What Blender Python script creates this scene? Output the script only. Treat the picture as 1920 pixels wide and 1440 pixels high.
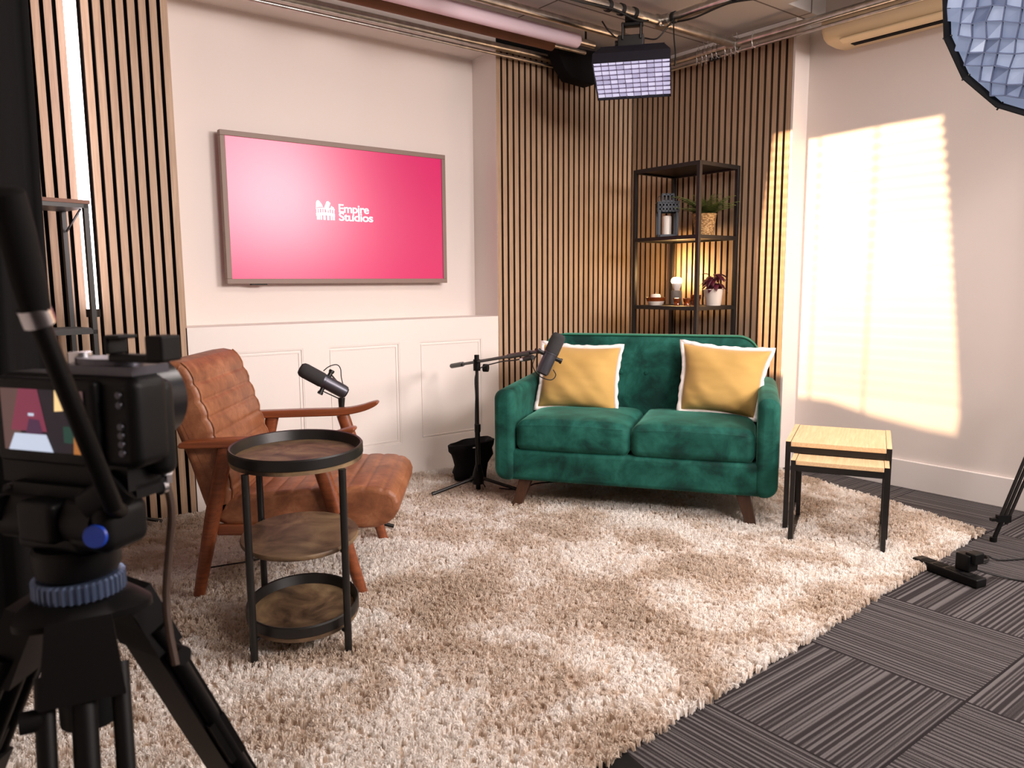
import bpy, math, random
import numpy as np
from mathutils import Vector, Matrix, noise
R = math.radians
random.seed(7); rng = np.random.default_rng(11)
SC = bpy.context.scene
COL = SC.collection
for o in list(bpy.data.objects): bpy.data.objects.remove(o)

# ------------------------------------------------------------------ camera
cam_d = bpy.data.cameras.new('camera'); cam = bpy.data.objects.new('camera', cam_d); COL.objects.link(cam)
YAW, PIT, ROL = R(38.0824), R(7.4158), R(-0.3848)
f_ = Vector((math.sin(YAW)*math.cos(PIT), math.cos(YAW)*math.cos(PIT), -math.sin(PIT)))
r0 = Vector((math.cos(YAW), -math.sin(YAW), 0)); u0 = r0.cross(f_)
r_ = math.cos(ROL)*r0+math.sin(ROL)*u0; u_ = -math.sin(ROL)*r0+math.cos(ROL)*u0
mw = Matrix.Identity(4)
for i in range(3):
    mw[i][0] = r_[i]; mw[i][1] = u_[i]; mw[i][2] = -f_[i]
mw[0][3], mw[1][3], mw[2][3] = -3.9234, -3.6762, 1.0786
cam.matrix_world = mw
cam_d.sensor_width = 36; cam_d.lens = 1440.6/1920*36
cam_d.clip_start = 0.05; cam_d.clip_end = 60
cam_d.dof.use_dof = True; cam_d.dof.focus_distance = 3.7; cam_d.dof.aperture_fstop = 8.0
SC.camera = cam
# ------------------------------------------------------------------ world, sun, area lights, exposure
SC.view_settings.view_transform = 'Standard'; SC.view_settings.look = 'None'
SC.view_settings.gamma = 1.0; SC.view_settings.use_curve_mapping = False
SC.view_settings.exposure = 0.07
SC.cycles.use_denoising = True
SC.cycles.max_bounces = 8; SC.cycles.diffuse_bounces = 5; SC.cycles.glossy_bounces = 4
SC.cycles.sample_clamp_indirect = 6
w = bpy.data.worlds.new('World'); SC.world = w; w.use_nodes = True
w.node_tree.nodes['Background'].inputs[0].default_value = (1.0, 0.8, 0.65, 1); w.node_tree.nodes['Background'].inputs[1].default_value = 0.3

# warm spotlight on the ceiling pipe above the picture; it shines through a window-shaped mask onto the right wall
SPOT = Vector((-1.90, -1.00, 2.38))
sl = bpy.data.lights.new('pattern_spot', 'SPOT'); sl.energy = 1000.0; sl.color = (1.0, 0.64, 0.36); sl.shadow_soft_size = 0.0009; sl.spot_size = R(100); sl.spot_blend = .3
so = bpy.data.objects.new('pattern_spot', sl); COL.objects.link(so); so.location = SPOT
so.rotation_euler = Vector((2.04, -.55, -1.15)).to_track_quat('-Z', 'Y').to_euler()

def area(name, loc, target, size, power, color, sy=None, spread=180):
    l = bpy.data.lights.new(name, 'AREA'); l.energy = power; l.color = color; l.size = size; l.spread = R(spread)
    if sy: l.shape = 'RECTANGLE'; l.size_y = sy
    o = bpy.data.objects.new(name, l); COL.objects.link(o); o.location = loc
    o.rotation_euler = (Vector(target)-Vector(loc)).to_track_quat('-Z', 'Y').to_euler()
    return o
area('added_key_light', (-0.17, -4.80, 2.36), (-2.0, -0.6, 0.9), 1.35, 170, (1.0, 0.885, 0.84), spread=135)  # unseen key light, added for the set and the glow on the television
area('added_front_fill', (-2.1, -4.7, 2.34), (-1.7, -0.2, 0.8), 0.9, 62, (1.0, 0.89, 0.85), spread=120)  # unseen fill, added to lift the sofa's shadow on the dado
area('added_overhead_fill', (-1.55, -2.1, 2.46), (-1.5, -1.6, 0), 1.1, 36, (1.0, 0.91, 0.87), 0.8)  # unseen overhead light, added as general fill over the seating

# ------------------------------------------------------------------ materials
def s2l(c): return tuple(((v/255)/12.92 if v/255 <= .04045 else ((v/255+.055)/1.055)**2.4) for v in c)
class NT:
    def __init__(s, name):
        s.m = bpy.data.materials.new(name); s.m.use_nodes = True; s.t = s.m.node_tree; s.n = s.t.nodes; s.b = s.n['Principled BSDF']
    def new(s, t, **k):
        n = s.n.new(t)
        for a, b in k.items(): setattr(n, a, b)
        return n
    def link(s, a, b): s.t.links.new(a, b)
    def math(s, op, a, b=None, c=None):
        n = s.new('ShaderNodeMath', operation=op)
        for i, v in enumerate((a, b, c)):
            if v is None: continue
            if isinstance(v, (int, float)): n.inputs[i].default_value = v
            else: s.link(v, n.inputs[i])
        return n.outputs[0]
    def coord(s, scale=(1, 1, 1), kind='Object', rot=(0, 0, 0)):
        tc = s.new('ShaderNodeTexCoord'); mp = s.new('ShaderNodeMapping')
        mp.inputs['Scale'].default_value = scale; mp.inputs['Rotation'].default_value = rot
        s.link(tc.outputs[kind], mp.inputs[0]); return mp.outputs[0]
    def noise(s, vec, scale, detail=3, rough=.5, dist=0):
        n = s.new('ShaderNodeTexNoise'); n.inputs['Scale'].default_value = scale; n.inputs['Detail'].default_value = detail
        n.inputs['Roughness'].default_value = rough; n.inputs['Distortion'].default_value = dist
        s.link(vec, n.inputs['Vector']); return n.outputs[0]
    def ramp(s, fac, stops):
        n = s.new('ShaderNodeValToRGB'); e = n.color_ramp.elements
        while len(e) < len(stops): e.new(.5)
        for el, (p, c) in zip(e, stops): el.position = p; el.color = (*c, 1)
        s.link(fac, n.inputs[0]); return n.outputs[0]
    def bump(s, h, strength=.3, dist=.01):
        n = s.new('ShaderNodeBump'); n.inputs['Strength'].default_value = strength; n.inputs['Distance'].default_value = dist
        s.link(h, n.inputs['Height']); s.link(n.outputs[0], s.b.inputs['Normal'])
def plain(name, rgb, rough=.5, metal=0, spec=.5, var=0, vs=8, bump=0, bs=200, bd=.002, **k):
    t = NT(name); c = s2l(rgb); b = t.b
    b.inputs['Base Color'].default_value = (*c, 1); b.inputs['Roughness'].default_value = rough
    b.inputs['Metallic'].default_value = metal; b.inputs['Specular IOR Level'].default_value = spec
    for a, v in k.items(): b.inputs[a.replace('_', ' ')].default_value = v
    co = t.coord()
    if var:
        t.link(t.ramp(t.noise(co, vs, 4), [(.3, tuple(x*(1-var) for x in c)), (.7, tuple(min(1, x*(1+var)) for x in c))]), b.inputs['Base Color'])
    if bump: t.bump(t.noise(co, bs, 3), bump, bd)
    return t.m
def emis(name, rgb, strength, rough=.5):
    t = NT(name); c = s2l(rgb); t.b.inputs['Base Color'].default_value = (*[x*.2 for x in c], 1)
    t.b.inputs['Emission Color'].default_value = (*c, 1); t.b.inputs['Emission Strength'].default_value = strength
    t.b.inputs['Roughness'].default_value = rough; return t.m
M = {}
M['wall'] = plain('painted_plaster', (222, 212, 206), .75, var=.02, vs=2, bump=.08, bs=120)
M['wains'] = plain('satin_white_paint', (228, 220, 215), .45)
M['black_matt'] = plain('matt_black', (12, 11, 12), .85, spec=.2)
M['felt'] = plain('black_felt', (16, 12, 10), .95, spec=.1)
M['blk'] = plain('black_metal', (19, 17, 16), .42, metal=.1); M['blk2'] = plain('black_anodised_metal', (6, 5, 5), .5, spec=.2)
M['blkp'] = plain('black_plastic', (6, 6, 7), .5, spec=.22, bump=.05, bs=400)
M['gun'] = plain('dark_grey_metal', (84, 84, 92), .36, metal=.7)
M['chrome'] = plain('polished_steel', (205, 205, 208), .22, metal=1)
M['pipe'] = plain('galvanised_pipe', (200, 196, 190), .28, metal=1, var=.18, vs=25, bump=.05, bs=60)
M['white'] = plain('white_plastic', (232, 228, 225), .45)
M['paper'] = plain('paper_roll', (222, 200, 212), .7)
M['kraft'] = plain('kraft_paper', (120, 84, 62), .8, var=.1)
M['cream'] = plain('aged_cream_plastic', (226, 205, 166), .38)
M['candle'] = plain('white_wax', (235, 226, 216), .5, Subsurface_Weight=.2, Subsurface_Radius=(.01, .006, .004))
M['amber'] = plain('amber_glass', (150, 70, 20), .08, spec=.6, Transmission_Weight=.6, Alpha=.95)
M['ceramic'] = plain('white_enamel', (225, 215, 205), .2)
M['concrete'] = plain('grey_concrete', (128, 122, 118), .85, var=.1, vs=40, bump=.1, bs=150)
M['cable'] = plain('black_rubber', (14, 13, 13), .6)
M['brownstrap'] = plain('brown_strap', (58, 40, 28), .7)
M['rubber'] = plain('dark_rubber', (11, 10, 10), .75, spec=.2)
M['fern'] = plain('fern_green', (124, 138, 74), .6, var=.25, vs=30)
M['coleus'] = plain('purple_leaf', (74, 14, 34), .45, var=.5, vs=45)
M['clear'] = plain('clear_tie', (220, 215, 210), .15, Transmission_Weight=.6)
M['glass'] = plain('window_glass', (255, 255, 255), 0.0, Transmission_Weight=1.0, IOR=1.02)

def wood(name, c1, c2, axis='z', scale=1, rough=.5, contrast=1):
    t = NT(name); sc = {'z': (30, 30, 1.5), 'x': (1.5, 30, 30), 'y': (30, 1.5, 30)}[axis]
    co = t.coord(tuple(v*scale for v in sc)); co2 = t.coord((2, 2, 2))
    n = t.noise(co, 3, 5, .6, .6)
    t.link(t.ramp(n, [(.3, s2l(c1)), (.7, s2l(c2))]), t.b.inputs['Base Color'])
    t.b.inputs['Roughness'].default_value = rough; t.bump(n, .08, .002); return t.m
M['slat'] = wood('oak_slat', (156, 127, 102), (182, 154, 127), 'z', 1, .55)
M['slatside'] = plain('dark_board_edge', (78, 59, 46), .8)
M['redwood'] = wood('red_brown_wood', (104, 52, 28), (138, 76, 44), 'x', 1, .35)
M['darkleg'] = wood('dark_walnut', (48, 28, 16), (70, 42, 26), 'z', 1, .4)
M['oak'] = wood('light_oak', (208, 170, 126), (230, 198, 156), 'y', 1.4, .5)
M['shelfwood'] = wood('brown_board', (110, 72, 58), (140, 98, 80), 'x', 1, .6)
M['tvframe'] = plain('taupe_metal_frame', (132, 112, 102), .55, metal=0)

t = NT('patinated_brown_top'); co = t.coord((1, 1, 1)); n = t.noise(co, 7, 5, .6, .8)
t.link(t.ramp(n, [(.32, s2l((42, 32, 25))), (.5, s2l((98, 78, 58))), (.7, s2l((136, 114, 84)))]), t.b.inputs['Base Color'])
t.b.inputs['Roughness'].default_value = .5; t.b.inputs['Specular IOR Level'].default_value = .3; M['rustic'] = t.m

t = NT('tan_leather'); co = t.coord(); n = t.noise(co, 11, 7, .7, .3); n2 = t.noise(co, 260, 3)
t.link(t.ramp(n, [(.3, s2l((104, 62, 40))), (.52, s2l((138, 86, 56))), (.72, s2l((168, 114, 80)))]), t.b.inputs['Base Color'])
t.b.inputs['Roughness'].default_value = .48; t.bump(n2, .15, .001); M['leather'] = t.m

t = NT('green_velvet'); co = t.coord((1, 1, 1)); n = t.noise(co, 7, 6, .62, .35)
t.link(t.ramp(n, [(.36, s2l((8, 47, 41))), (.5, s2l((18, 74, 64))), (.64, s2l((33, 96, 84)))]), t.b.inputs['Base Color'])
t.b.inputs['Roughness'].default_value = .75; t.b.inputs['Sheen Weight'].default_value = .55; t.b.inputs['Sheen Roughness'].default_value = .35
t.b.inputs['Sheen Tint'].default_value = (*s2l((120, 190, 170)), 1); t.b.inputs['Specular IOR Level'].default_value = .2
t.bump(t.noise(co, 500, 2), .1, .001); M['velvet'] = t.m
t = NT('green_velvet_piping'); t.b.inputs['Base Color'].default_value = (*s2l((40, 118, 92)), 1); t.b.inputs['Roughness'].default_value = .7; M['vpipe'] = t.m

t = NT('mustard_cotton'); co = t.coord(); n = t.noise(co, 4, 4); wv = t.noise(t.coord((60, 60, 900)), 1, 2)
t.link(t.ramp(n, [(.3, s2l((178, 141, 74))), (.7, s2l((196, 158, 90)))]), t.b.inputs['Base Color'])
t.b.inputs['Roughness'].default_value = .9; t.b.inputs['Sheen Weight'].default_value = .15
t.bump(t.math('ADD', t.noise(t.coord((3, 3, 8)), 1.6, 2, .5, .2), t.math('MULTIPLY', t.noise(t.coord((1, 1, 1)), 600, 1), .05)), .28, .010); M['mustard'] = t.m
M['flange'] = plain('white_cotton_edge', (236, 228, 224), .9)

t = NT('shag_pile'); co = t.coord((1, 1, 1)); n = t.noise(co, 2.6, 4, .6, .6); n2 = t.noise(co, 26, 2)
mx = t.math('ADD', t.math('MULTIPLY', n, .8), t.math('MULTIPLY', n2, .2))
t.link(t.ramp(mx, [(.39, s2l((214, 197, 178))), (.47, s2l((232, 219, 205))), (.55, s2l((252, 248, 243)))]), t.b.inputs['Base Color'])
t.b.inputs['Roughness'].default_value = .55; t.b.inputs['Specular IOR Level'].default_value = .5; t.b.inputs['Sheen Weight'].default_value = .2
rl_ = t.b.inputs['Base Color'].links[0].from_socket; tr_ = t.new('ShaderNodeBsdfTranslucent'); t.link(rl_, tr_.inputs[0]); mxs = t.new('ShaderNodeMixShader'); mxs.inputs[0].default_value = .38
t.link(t.b.outputs[0], mxs.inputs[1]); t.link(tr_.outputs[0], mxs.inputs[2]); t.link(mxs.outputs[0], t.n['Material Output'].inputs['Surface'])
M['shag'] = t.m
M['rugbase'] = plain('rug_backing', (206, 184, 164), .95)

# carpet tiles with stripes that turn by a quarter from tile to tile
t = NT('striped_carpet_tile'); tc = t.new('ShaderNodeTexCoord'); sp = t.new('ShaderNodeSeparateXYZ'); t.link(tc.outputs['Object'], sp.inputs[0])
TS = .513
tx = t.math('DIVIDE', t.math('ADD', sp.outputs[0], 1.855+TS*20), TS); ty = t.math('DIVIDE', t.math('ADD', sp.outputs[1], 2.93+TS*20), TS)
par = t.math('MODULO', t.math('ADD', t.math('FLOOR', tx), t.math('FLOOR', ty)), 2)
def stripe(v, along):
    cb = t.new('ShaderNodeCombineXYZ'); t.link(t.math('MULTIPLY', v, 150), cb.inputs[0]); t.link(t.math('MULTIPLY', along, .35), cb.inputs[1])
    n1 = t.noise(cb.outputs[0], 1.0, 0, .5); sw = t.math('MULTIPLY', t.math('SINE', t.math('MULTIPLY', v, 380)), .11)
    return t.math('ADD', n1, sw)
sa = stripe(sp.outputs[1], sp.outputs[0]); sb = stripe(sp.outputs[0], sp.outputs[1])
mixn = t.new('ShaderNodeMix', data_type='FLOAT'); t.link(par, mixn.inputs[0]); t.link(sb, mixn.inputs[2]); t.link(sa, mixn.inputs[3])
fx = t.math('FRACT', tx); fy = t.math('FRACT', ty)
edge = t.math('MINIMUM', t.math('MINIMUM', fx, t.math('SUBTRACT', 1, fx)), t.math('MINIMUM', fy, t.math('SUBTRACT', 1, fy)))
em = t.math('GREATER_THAN', edge, .007)
fine = t.noise(tc.outputs['Object'], 420, 2)
v = t.math('ADD', mixn.outputs[0], t.math('MULTIPLY', t.math('SUBTRACT', fine, .5), .35))
colr = t.ramp(v, [(.40, s2l((46, 42, 43))), (.5, s2l((67, 63, 63))), (.62, s2l((98, 94, 94)))])
mc = t.new('ShaderNodeMix', data_type='RGBA'); t.link(em, mc.inputs[0]); mc.inputs[6].default_value = (*s2l((34, 30, 32)), 1); t.link(colr, mc.inputs[7])
t.link(mc.outputs[2], t.b.inputs['Base Color']); t.b.inputs['Roughness'].default_value = .95; t.b.inputs['Specular IOR Level'].default_value = .15
t.bump(v, .4, .004); M['carpet'] = t.m

t = NT('ceiling_tiles'); br = t.new('ShaderNodeTexBrick'); br.offset = 0; t.link(t.coord((1, 1, 1)), br.inputs['Vector'])
br.inputs['Scale'].default_value = 1; br.inputs['Brick Width'].default_value = 1.2; br.inputs['Row Height'].default_value = .6; br.inputs['Mortar Size'].default_value = .006
br.inputs['Color1'].default_value = (*s2l((196, 190, 185)), 1); br.inputs['Color2'].default_value = (*s2l((190, 184, 179)), 1); br.inputs['Mortar'].default_value = (*s2l((110, 100, 94)), 1)
t.link(br.outputs[0], t.b.inputs['Base Color']); t.b.inputs['Roughness'].default_value = .9; M['ceil'] = t.m

t = NT('woven_basket'); co = t.coord((1, 1, 1))
wv = t.new('ShaderNodeTexVoronoi'); wv.inputs['Scale'].default_value = 75; t.link(t.coord((1, 1, 1.6)), wv.inputs['Vector'])
t.link(t.ramp(wv.outputs['Distance'], [(.2, s2l((206, 166, 108))), (.75, s2l((128, 88, 48)))]), t.b.inputs['Base Color']); t.b.inputs['Roughness'].default_value = .7
t.bump(wv.outputs['Distance'], .5, .006); M['basket'] = t.m

# picture on the television: a flat pink that drifts slightly from red-pink to violet-pink
t = NT('tv_picture'); sp = t.new('ShaderNodeSeparateXYZ'); tc = t.new('ShaderNodeTexCoord'); t.link(tc.outputs['Generated'], sp.inputs[0])
v = t.math('ADD', t.math('MULTIPLY', sp.outputs[0], .5), t.math('MULTIPLY', sp.outputs[2], .2))
rc = t.ramp(v, [(.1, s2l((250, 30, 108))), (.6, s2l((226, 2, 98)))])
t.link(rc, t.b.inputs['Emission Color']); t.b.inputs['Emission Strength'].default_value = .92; t.b.inputs['Base Color'].default_value = (.004, .001, .002, 1)
t.b.inputs['Roughness'].default_value = .3; t.b.inputs['Specular IOR Level'].default_value = .7; M['tvpic'] = t.m
M['tvwhite'] = emis('tv_picture_white', (255, 255, 255), 1.0)
M['octa'] = emis('softbox_diffuser', (176, 190, 224), .42)
M['box'] = emis('small_softbox_diffuser', (214, 208, 240), .72)
t = NT('softbox_grid_cloth'); t.b.inputs['Base Color'].default_value = (*s2l((190, 196, 214)), 1); t.b.inputs['Roughness'].default_value = .8
t.b.inputs['Transmission Weight'].default_value = 0; t.b.inputs['Base Color'].default_value = (*s2l((226, 230, 244)), 1); M['gridcloth'] = t.m
M['tube'] = emis('led_tube_glow', (255, 240, 248), 7.0)
M['bulb'] = emis('bulb_glow', (255, 206, 130), 30.0)

# ------------------------------------------------------------------ mesh builder
BAS = {}
class B:
    def __init__(s): s.v = []; s.f = []; s.m = []; s.M = Matrix.Identity(4); s.mi = 0
    def add(s, vs, fs, mi=None):
        o = len(s.v); s.v += [s.M @ Vector(v) for v in vs]; s.f += [tuple(o+i for i in f) for f in fs]
        s.m += [s.mi if mi is None else mi]*len(fs); return s
    def box(s, c, d, rot=None, mi=None):
        h = [x/2 for x in d]; q = rot.to_matrix() if hasattr(rot, 'to_matrix') else (Matrix.Rotation(rot, 3, 'Z') if rot else Matrix.Identity(3))
        vs = [Vector(c)+q @ Vector((x*h[0], y*h[1], z*h[2])) for x in (-1, 1) for y in (-1, 1) for z in (-1, 1)]
        return s.add(vs, [(0, 1, 3, 2), (4, 6, 7, 5), (0, 4, 5, 1), (2, 3, 7, 6), (0, 2, 6, 4), (1, 5, 7, 3)], mi)
    def bb(s, x0, x1, y0, y1, z0, z1, mi=None): return s.box(((x0+x1)/2, (y0+y1)/2, (z0+z1)/2), (abs(x1-x0), abs(y1-y0), abs(z1-z0)), None, mi)
    def tube(s, pts, r, n=12, caps=True, mi=None, sq=1.0):
        pts = [Vector(p) for p in pts]; rs = r if isinstance(r, (list, tuple)) else [r]*len(pts); vs = []; fs = []
        up = None
        for i, p in enumerate(pts):
            d = (pts[min(i+1, len(pts)-1)]-pts[max(i-1, 0)]).normalized()
            if up is None: up = Vector((0, 0, 1)) if abs(d.z) < .9 else Vector((1, 0, 0))
            a = d.cross(up); 
            if a.length < 1e-4: a = d.cross(Vector((0, 1, 0)))
            a.normalize(); b = d.cross(a).normalized(); up = -b if up.dot(-b) > 0 else b
            for k in range(n):
                t = 2*math.pi*k/n; vs.append(p+a*math.cos(t)*rs[i]+b*math.sin(t)*rs[i]*sq)
        for i in range(len(pts)-1):
            for k in range(n):
                fs.append((i*n+k, i*n+(k+1) % n, (i+1)*n+(k+1) % n, (i+1)*n+k))
        if caps: fs += [tuple(range(n))[::-1], tuple((len(pts)-1)*n+k for k in range(n))]
        return s.add(vs, fs, mi)
    def beam(s, p, q, w0, w1=None, h0=None, h1=None, up=(0, 0, 1), mi=None):   # rectangular bar
        p, q = Vector(p), Vector(q); w1 = w1 or w0; h0 = h0 or w0; h1 = h1 or (h0 if h0 != w0 else w1)
        d = (q-p).normalized(); a = d.cross(Vector(up)); a = a.normalized() if a.length > 1e-4 else Vector((1, 0, 0)); b = a.cross(d)
        vs = [p+a*i*w0/2+b*j*h0/2 for i, j in ((-1, -1), (1, -1), (1, 1), (-1, 1))]+[q+a*i*w1/2+b*j*h1/2 for i, j in ((-1, -1), (1, -1), (1, 1), (-1, 1))]
        return s.add(vs, [(3, 2, 1, 0), (4, 5, 6, 7), (0, 1, 5, 4), (1, 2, 6, 5), (2, 3, 7, 6), (3, 0, 4, 7)], mi)
    def lathe(s, prof, n=32, o=(0, 0, 0), axis=(0, 0, 1), sx=1, sy=1, mi=None, caps=True):
        q = Vector((0, 0, 1)).rotation_difference(Vector(axis).normalized()).to_matrix(); o = Vector(o); vs = []; fs = []
        for (r, z) in prof:
            for k in range(n):
                t = 2*math.pi*k/n; vs.append(o+q @ Vector((r*sx*math.cos(t), r*sy*math.sin(t), z)))
        for i in range(len(prof)-1):
            for k in range(n): fs.append((i*n+k, i*n+(k+1) % n, (i+1)*n+(k+1) % n, (i+1)*n+k))
        if caps and prof[0][0] > 1e-5: fs.append(tuple(range(n))[::-1])
        if caps and prof[-1][0] > 1e-5: fs.append(tuple((len(prof)-1)*n+k for k in range(n)))
        return s.add(vs, fs, mi)
    def rbox(s, x0, x1, y0, y1, z0, z1, r, n=6, m=8, fn=None, mi=None):      # rounded box
        c = Vector(((x0+x1)/2, (y0+y1)/2, (z0+z1)/2)); h = [(x1-x0)/2, (y1-y0)/2, (z1-z0)/2]; r = min(r, *[a*.999 for a in h]); idx = {}; vs = []; fs = []
        def ax(hh):
            a = [hh-r+r*math.tan(R(45*i/n)) for i in range(n+1)]; mid = [(-1+2*j/m)*(hh-r) for j in range(m+1)]
            return [-v for v in a[::-1]][:-1]+mid+a[1:]
        A = [ax(v) for v in h]; L = [len(a)-1 for a in A]
        def vid(i, j, k):
            if (i, j, k) in idx: return idx[i, j, k]
            p = Vector((A[0][i], A[1][j], A[2][k])); q = Vector([max(-(hh-r), min(hh-r, v)) for v, hh in zip(p, h)]); d = p-q
            if d.length > 1e-9: p = q+d.normalized()*r
            if fn: p = fn(p, h)
            idx[i, j, k] = len(vs); vs.append(c+p); return len(vs)-1
        for a in range(3):
            b, d = [(1, 2), (2, 0), (0, 1)][a]
            for side in (0, L[a]):
                for i in range(L[b]):
                    for j in range(L[d]):
                        q = []
                        for (ii, jj) in ((i, j), (i+1, j), (i+1, j+1), (i, j+1)):
                            t = [0, 0, 0]; t[a] = side; t[b] = ii; t[d] = jj; q.append(vid(*t))
                        fs.append(tuple(q) if side else tuple(q[::-1]))
        return s.add(vs, fs, mi)
    def slab(s, poly, y0, y1, bev, k=5, mi=None):           # closed outline in XZ, given thickness in Y, softened edges
        P = [Vector((p[0], p[1])) for p in poly]; n = len(P)
        ar = sum(P[i].x*P[(i+1) % n].y-P[(i+1) % n].x*P[i].y for i in range(n))
        if ar < 0: P = P[::-1]
        N = []
        for i in range(n):
            e1 = (P[i]-P[i-1]).normalized(); e2 = (P[(i+1) % n]-P[i]).normalized(); t = (e1+e2).normalized(); N.append(Vector((-t.y, t.x)))
        lay = [(bev*(1-math.sin(R(90*i/k))), y0+bev*(1-math.cos(R(90*i/k)))) for i in range(k+1)]+[(bev*(1-math.sin(R(90*(k-i)/k))), y1-bev*(1-math.cos(R(90*(k-i)/k)))) for i in range(k+1)]
        vs = []; fs = []
        for ins, y in lay: vs += [Vector((p.x+q.x*ins, y, p.y+q.y*ins)) for p, q in zip(P, N)]
        for l in range(len(lay)-1):
            for i in range(n): fs.append((l*n+i, (l+1)*n+i, (l+1)*n+(i+1) % n, l*n+(i+1) % n)[::-1])
        fs += [tuple(range(n)), tuple((len(lay)-1)*n+i for i in range(n))[::-1]]
        return s.add(vs, fs, mi)
    def build(s, name, mats, parent=None, world=False, smooth=40, bevel=0):
        me = bpy.data.meshes.new(name); vs = s.v
        if parent is not None and world:
            inv = BAS[parent.name].inverted(); vs = [inv @ v for v in vs]
        me.from_pydata([tuple(v) for v in vs], [], s.f)
        for m in (mats if isinstance(mats, (list, tuple)) else [mats]): me.materials.append(M[m] if isinstance(m, str) else m)
        me.polygons.foreach_set('material_index', s.m); me.update()
        if smooth:
            me.polygons.foreach_set('use_smooth', [True]*len(me.polygons)); me.set_sharp_from_angle(angle=R(smooth))
        o = bpy.data.objects.new(name, me); COL.objects.link(o)
        if parent is not None: o.parent = parent; BAS[o.name] = BAS[parent.name]
        else: BAS[o.name] = Matrix.Identity(4)
        if bevel:
            b = o.modifiers.new('edge', 'BEVEL'); b.width = bevel; b.segments = 2; b.limit_method = 'ANGLE'; b.angle_limit = R(50)
        return o
def tag(o, label, cat, group=None, kind=None):
    o['label'] = label; o['category'] = cat
    if group: o['group'] = group
    if kind: o['kind'] = kind
    return o
def thing(name, label, cat, loc=(0, 0, 0), rz=0, group=None):
    o = bpy.data.objects.new(name, None); COL.objects.link(o); o.empty_display_size = .1
    o.location = loc; o.rotation_euler = (0, 0, rz); BAS[o.name] = Matrix.Translation(loc) @ Matrix.Rotation(rz, 4, 'Z')
    return tag(o, label, cat, group)
def struct(name, b, m, **k):
    o = b.build(name, m, **k); o['kind'] = 'structure'; return o
def rrect(x0, x1, z0, z1, r, n=6, rs=None):
    rs = rs or [r]*4; P = []
    for (cx, cz, a0, rr) in ((x0, z0, 180, rs[0]), (x1, z0, 270, rs[1]), (x1, z1, 0, rs[2]), (x0, z1, 90, rs[3])):
        ox = cx+rr if cx == x0 else cx-rr; oz = cz+rr if cz == z0 else cz-rr
        P += [(ox+rr*math.cos(R(a0+90*i/n)), oz+rr*math.sin(R(a0+90*i/n))) for i in range(n+1)]
    return P
def smoothpoly(P, it=2):
    for _ in range(it):
        Q = []
        for i in range(len(P)):
            a, b = P[i], P[(i+1) % len(P)]; Q += [(a[0]*.75+b[0]*.25, a[1]*.75+b[1]*.25), (a[0]*.25+b[0]*.75, a[1]*.25+b[1]*.75)]
        P = Q
    return P
def spline(pts, n=8):
    P = [Vector(p) for p in pts]; out = []
    for i in range(len(P)-1):
        a, b, c, d = P[max(i-1, 0)], P[i], P[i+1], P[min(i+2, len(P)-1)]
        for k in range(n):
            t = k/n; out.append(.5*((2*b)+(c-a)*t+(2*a-5*b+4*c-d)*t*t+(3*b-a-3*c+d)*t**3))
    return out+[P[-1]]

# ------------------------------------------------------------------ room shell
XR = .1406; CZ = 2.50; XW = -4.75; YB = -6.6
struct('floor', B().bb(XW-.2, .5, YB-.2, .6, -.1, 0), 'carpet', smooth=0)
c = B()
PX0, PY0, PY1 = -.22, -2.75, -1.275                       # raised pocket round the air conditioner
c.bb(XW-.2, PX0, YB-.2, .6, CZ, CZ+.08); c.bb(PX0, .5, PY1, .6, CZ, CZ+.08); c.bb(PX0, .5, YB-.2, PY0, CZ, CZ+.08)
c.bb(PX0-.02, .5, PY0-.02, PY1+.02, CZ+.28, CZ+.32)
c.bb(PX0-.02, PX0, PY0, PY1, CZ+.08, CZ+.28); c.bb(PX0, .5, PY1, PY1+.02, CZ+.08, CZ+.28); c.bb(PX0, .5, PY0-.02, PY0, CZ+.08, CZ+.28)
struct('ceiling', c, 'ceil', smooth=0)
# television wall with its alcove
AX0, AX1, AY, AZ0, AZ1 = -2.93, -1.144, .237, .889, 2.405
c = B(); c.bb(XW-.2, AX0, .03, .5, 0, CZ); c.bb(AX1, .5, .03, .5, 0, CZ); c.bb(AX0, AX1, AY, .5, 0, CZ)
c.bb(AX0, AX1, .0, AY, AZ1, CZ); c.bb(AX1-.001, AX1+.0, .0, .03, AZ0, AZ1)
struct('wall_left', c, 'wall', smooth=0)
# panelled dado below the alcove
c = B(); c.bb(AX0, AX1+.004, .006, AY, 0, AZ0)
c.bb(AX0, AX1+.004, 0, .006, .765, AZ0); c.bb(AX0, AX1+.004, 0, .006, 0, .205)
stiles = [(AX0, -2.81), (-2.375, -2.245), (-1.822, -1.70), (-1.268, AX1+.004)]
for a, b in stiles: c.bb(a, b, 0, .006, .205, .765)
for (a, b) in ((-2.81, -2.375), (-2.245, -1.822), (-1.70, -1.268)):
    for k, (wd, dp) in enumerate(((.0, .0045), (.016, .0035))):
        x0, x1, z0, z1 = a+wd, b-wd, .205+wd, .765-wd; ww = .007
        y0, y1 = .006-dp, .0065
        c.bb(x0, x1, y0, y1, z1-ww, z1); c.bb(x0, x1, y0, y1, z0, z0+ww); c.bb(x0, x0+ww, y0, y1, z0+ww, z1-ww); c.bb(x1-ww, x1, y0, y1, z0+ww, z1-ww)
struct('trim_1', c, 'wains', smooth=0)
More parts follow.
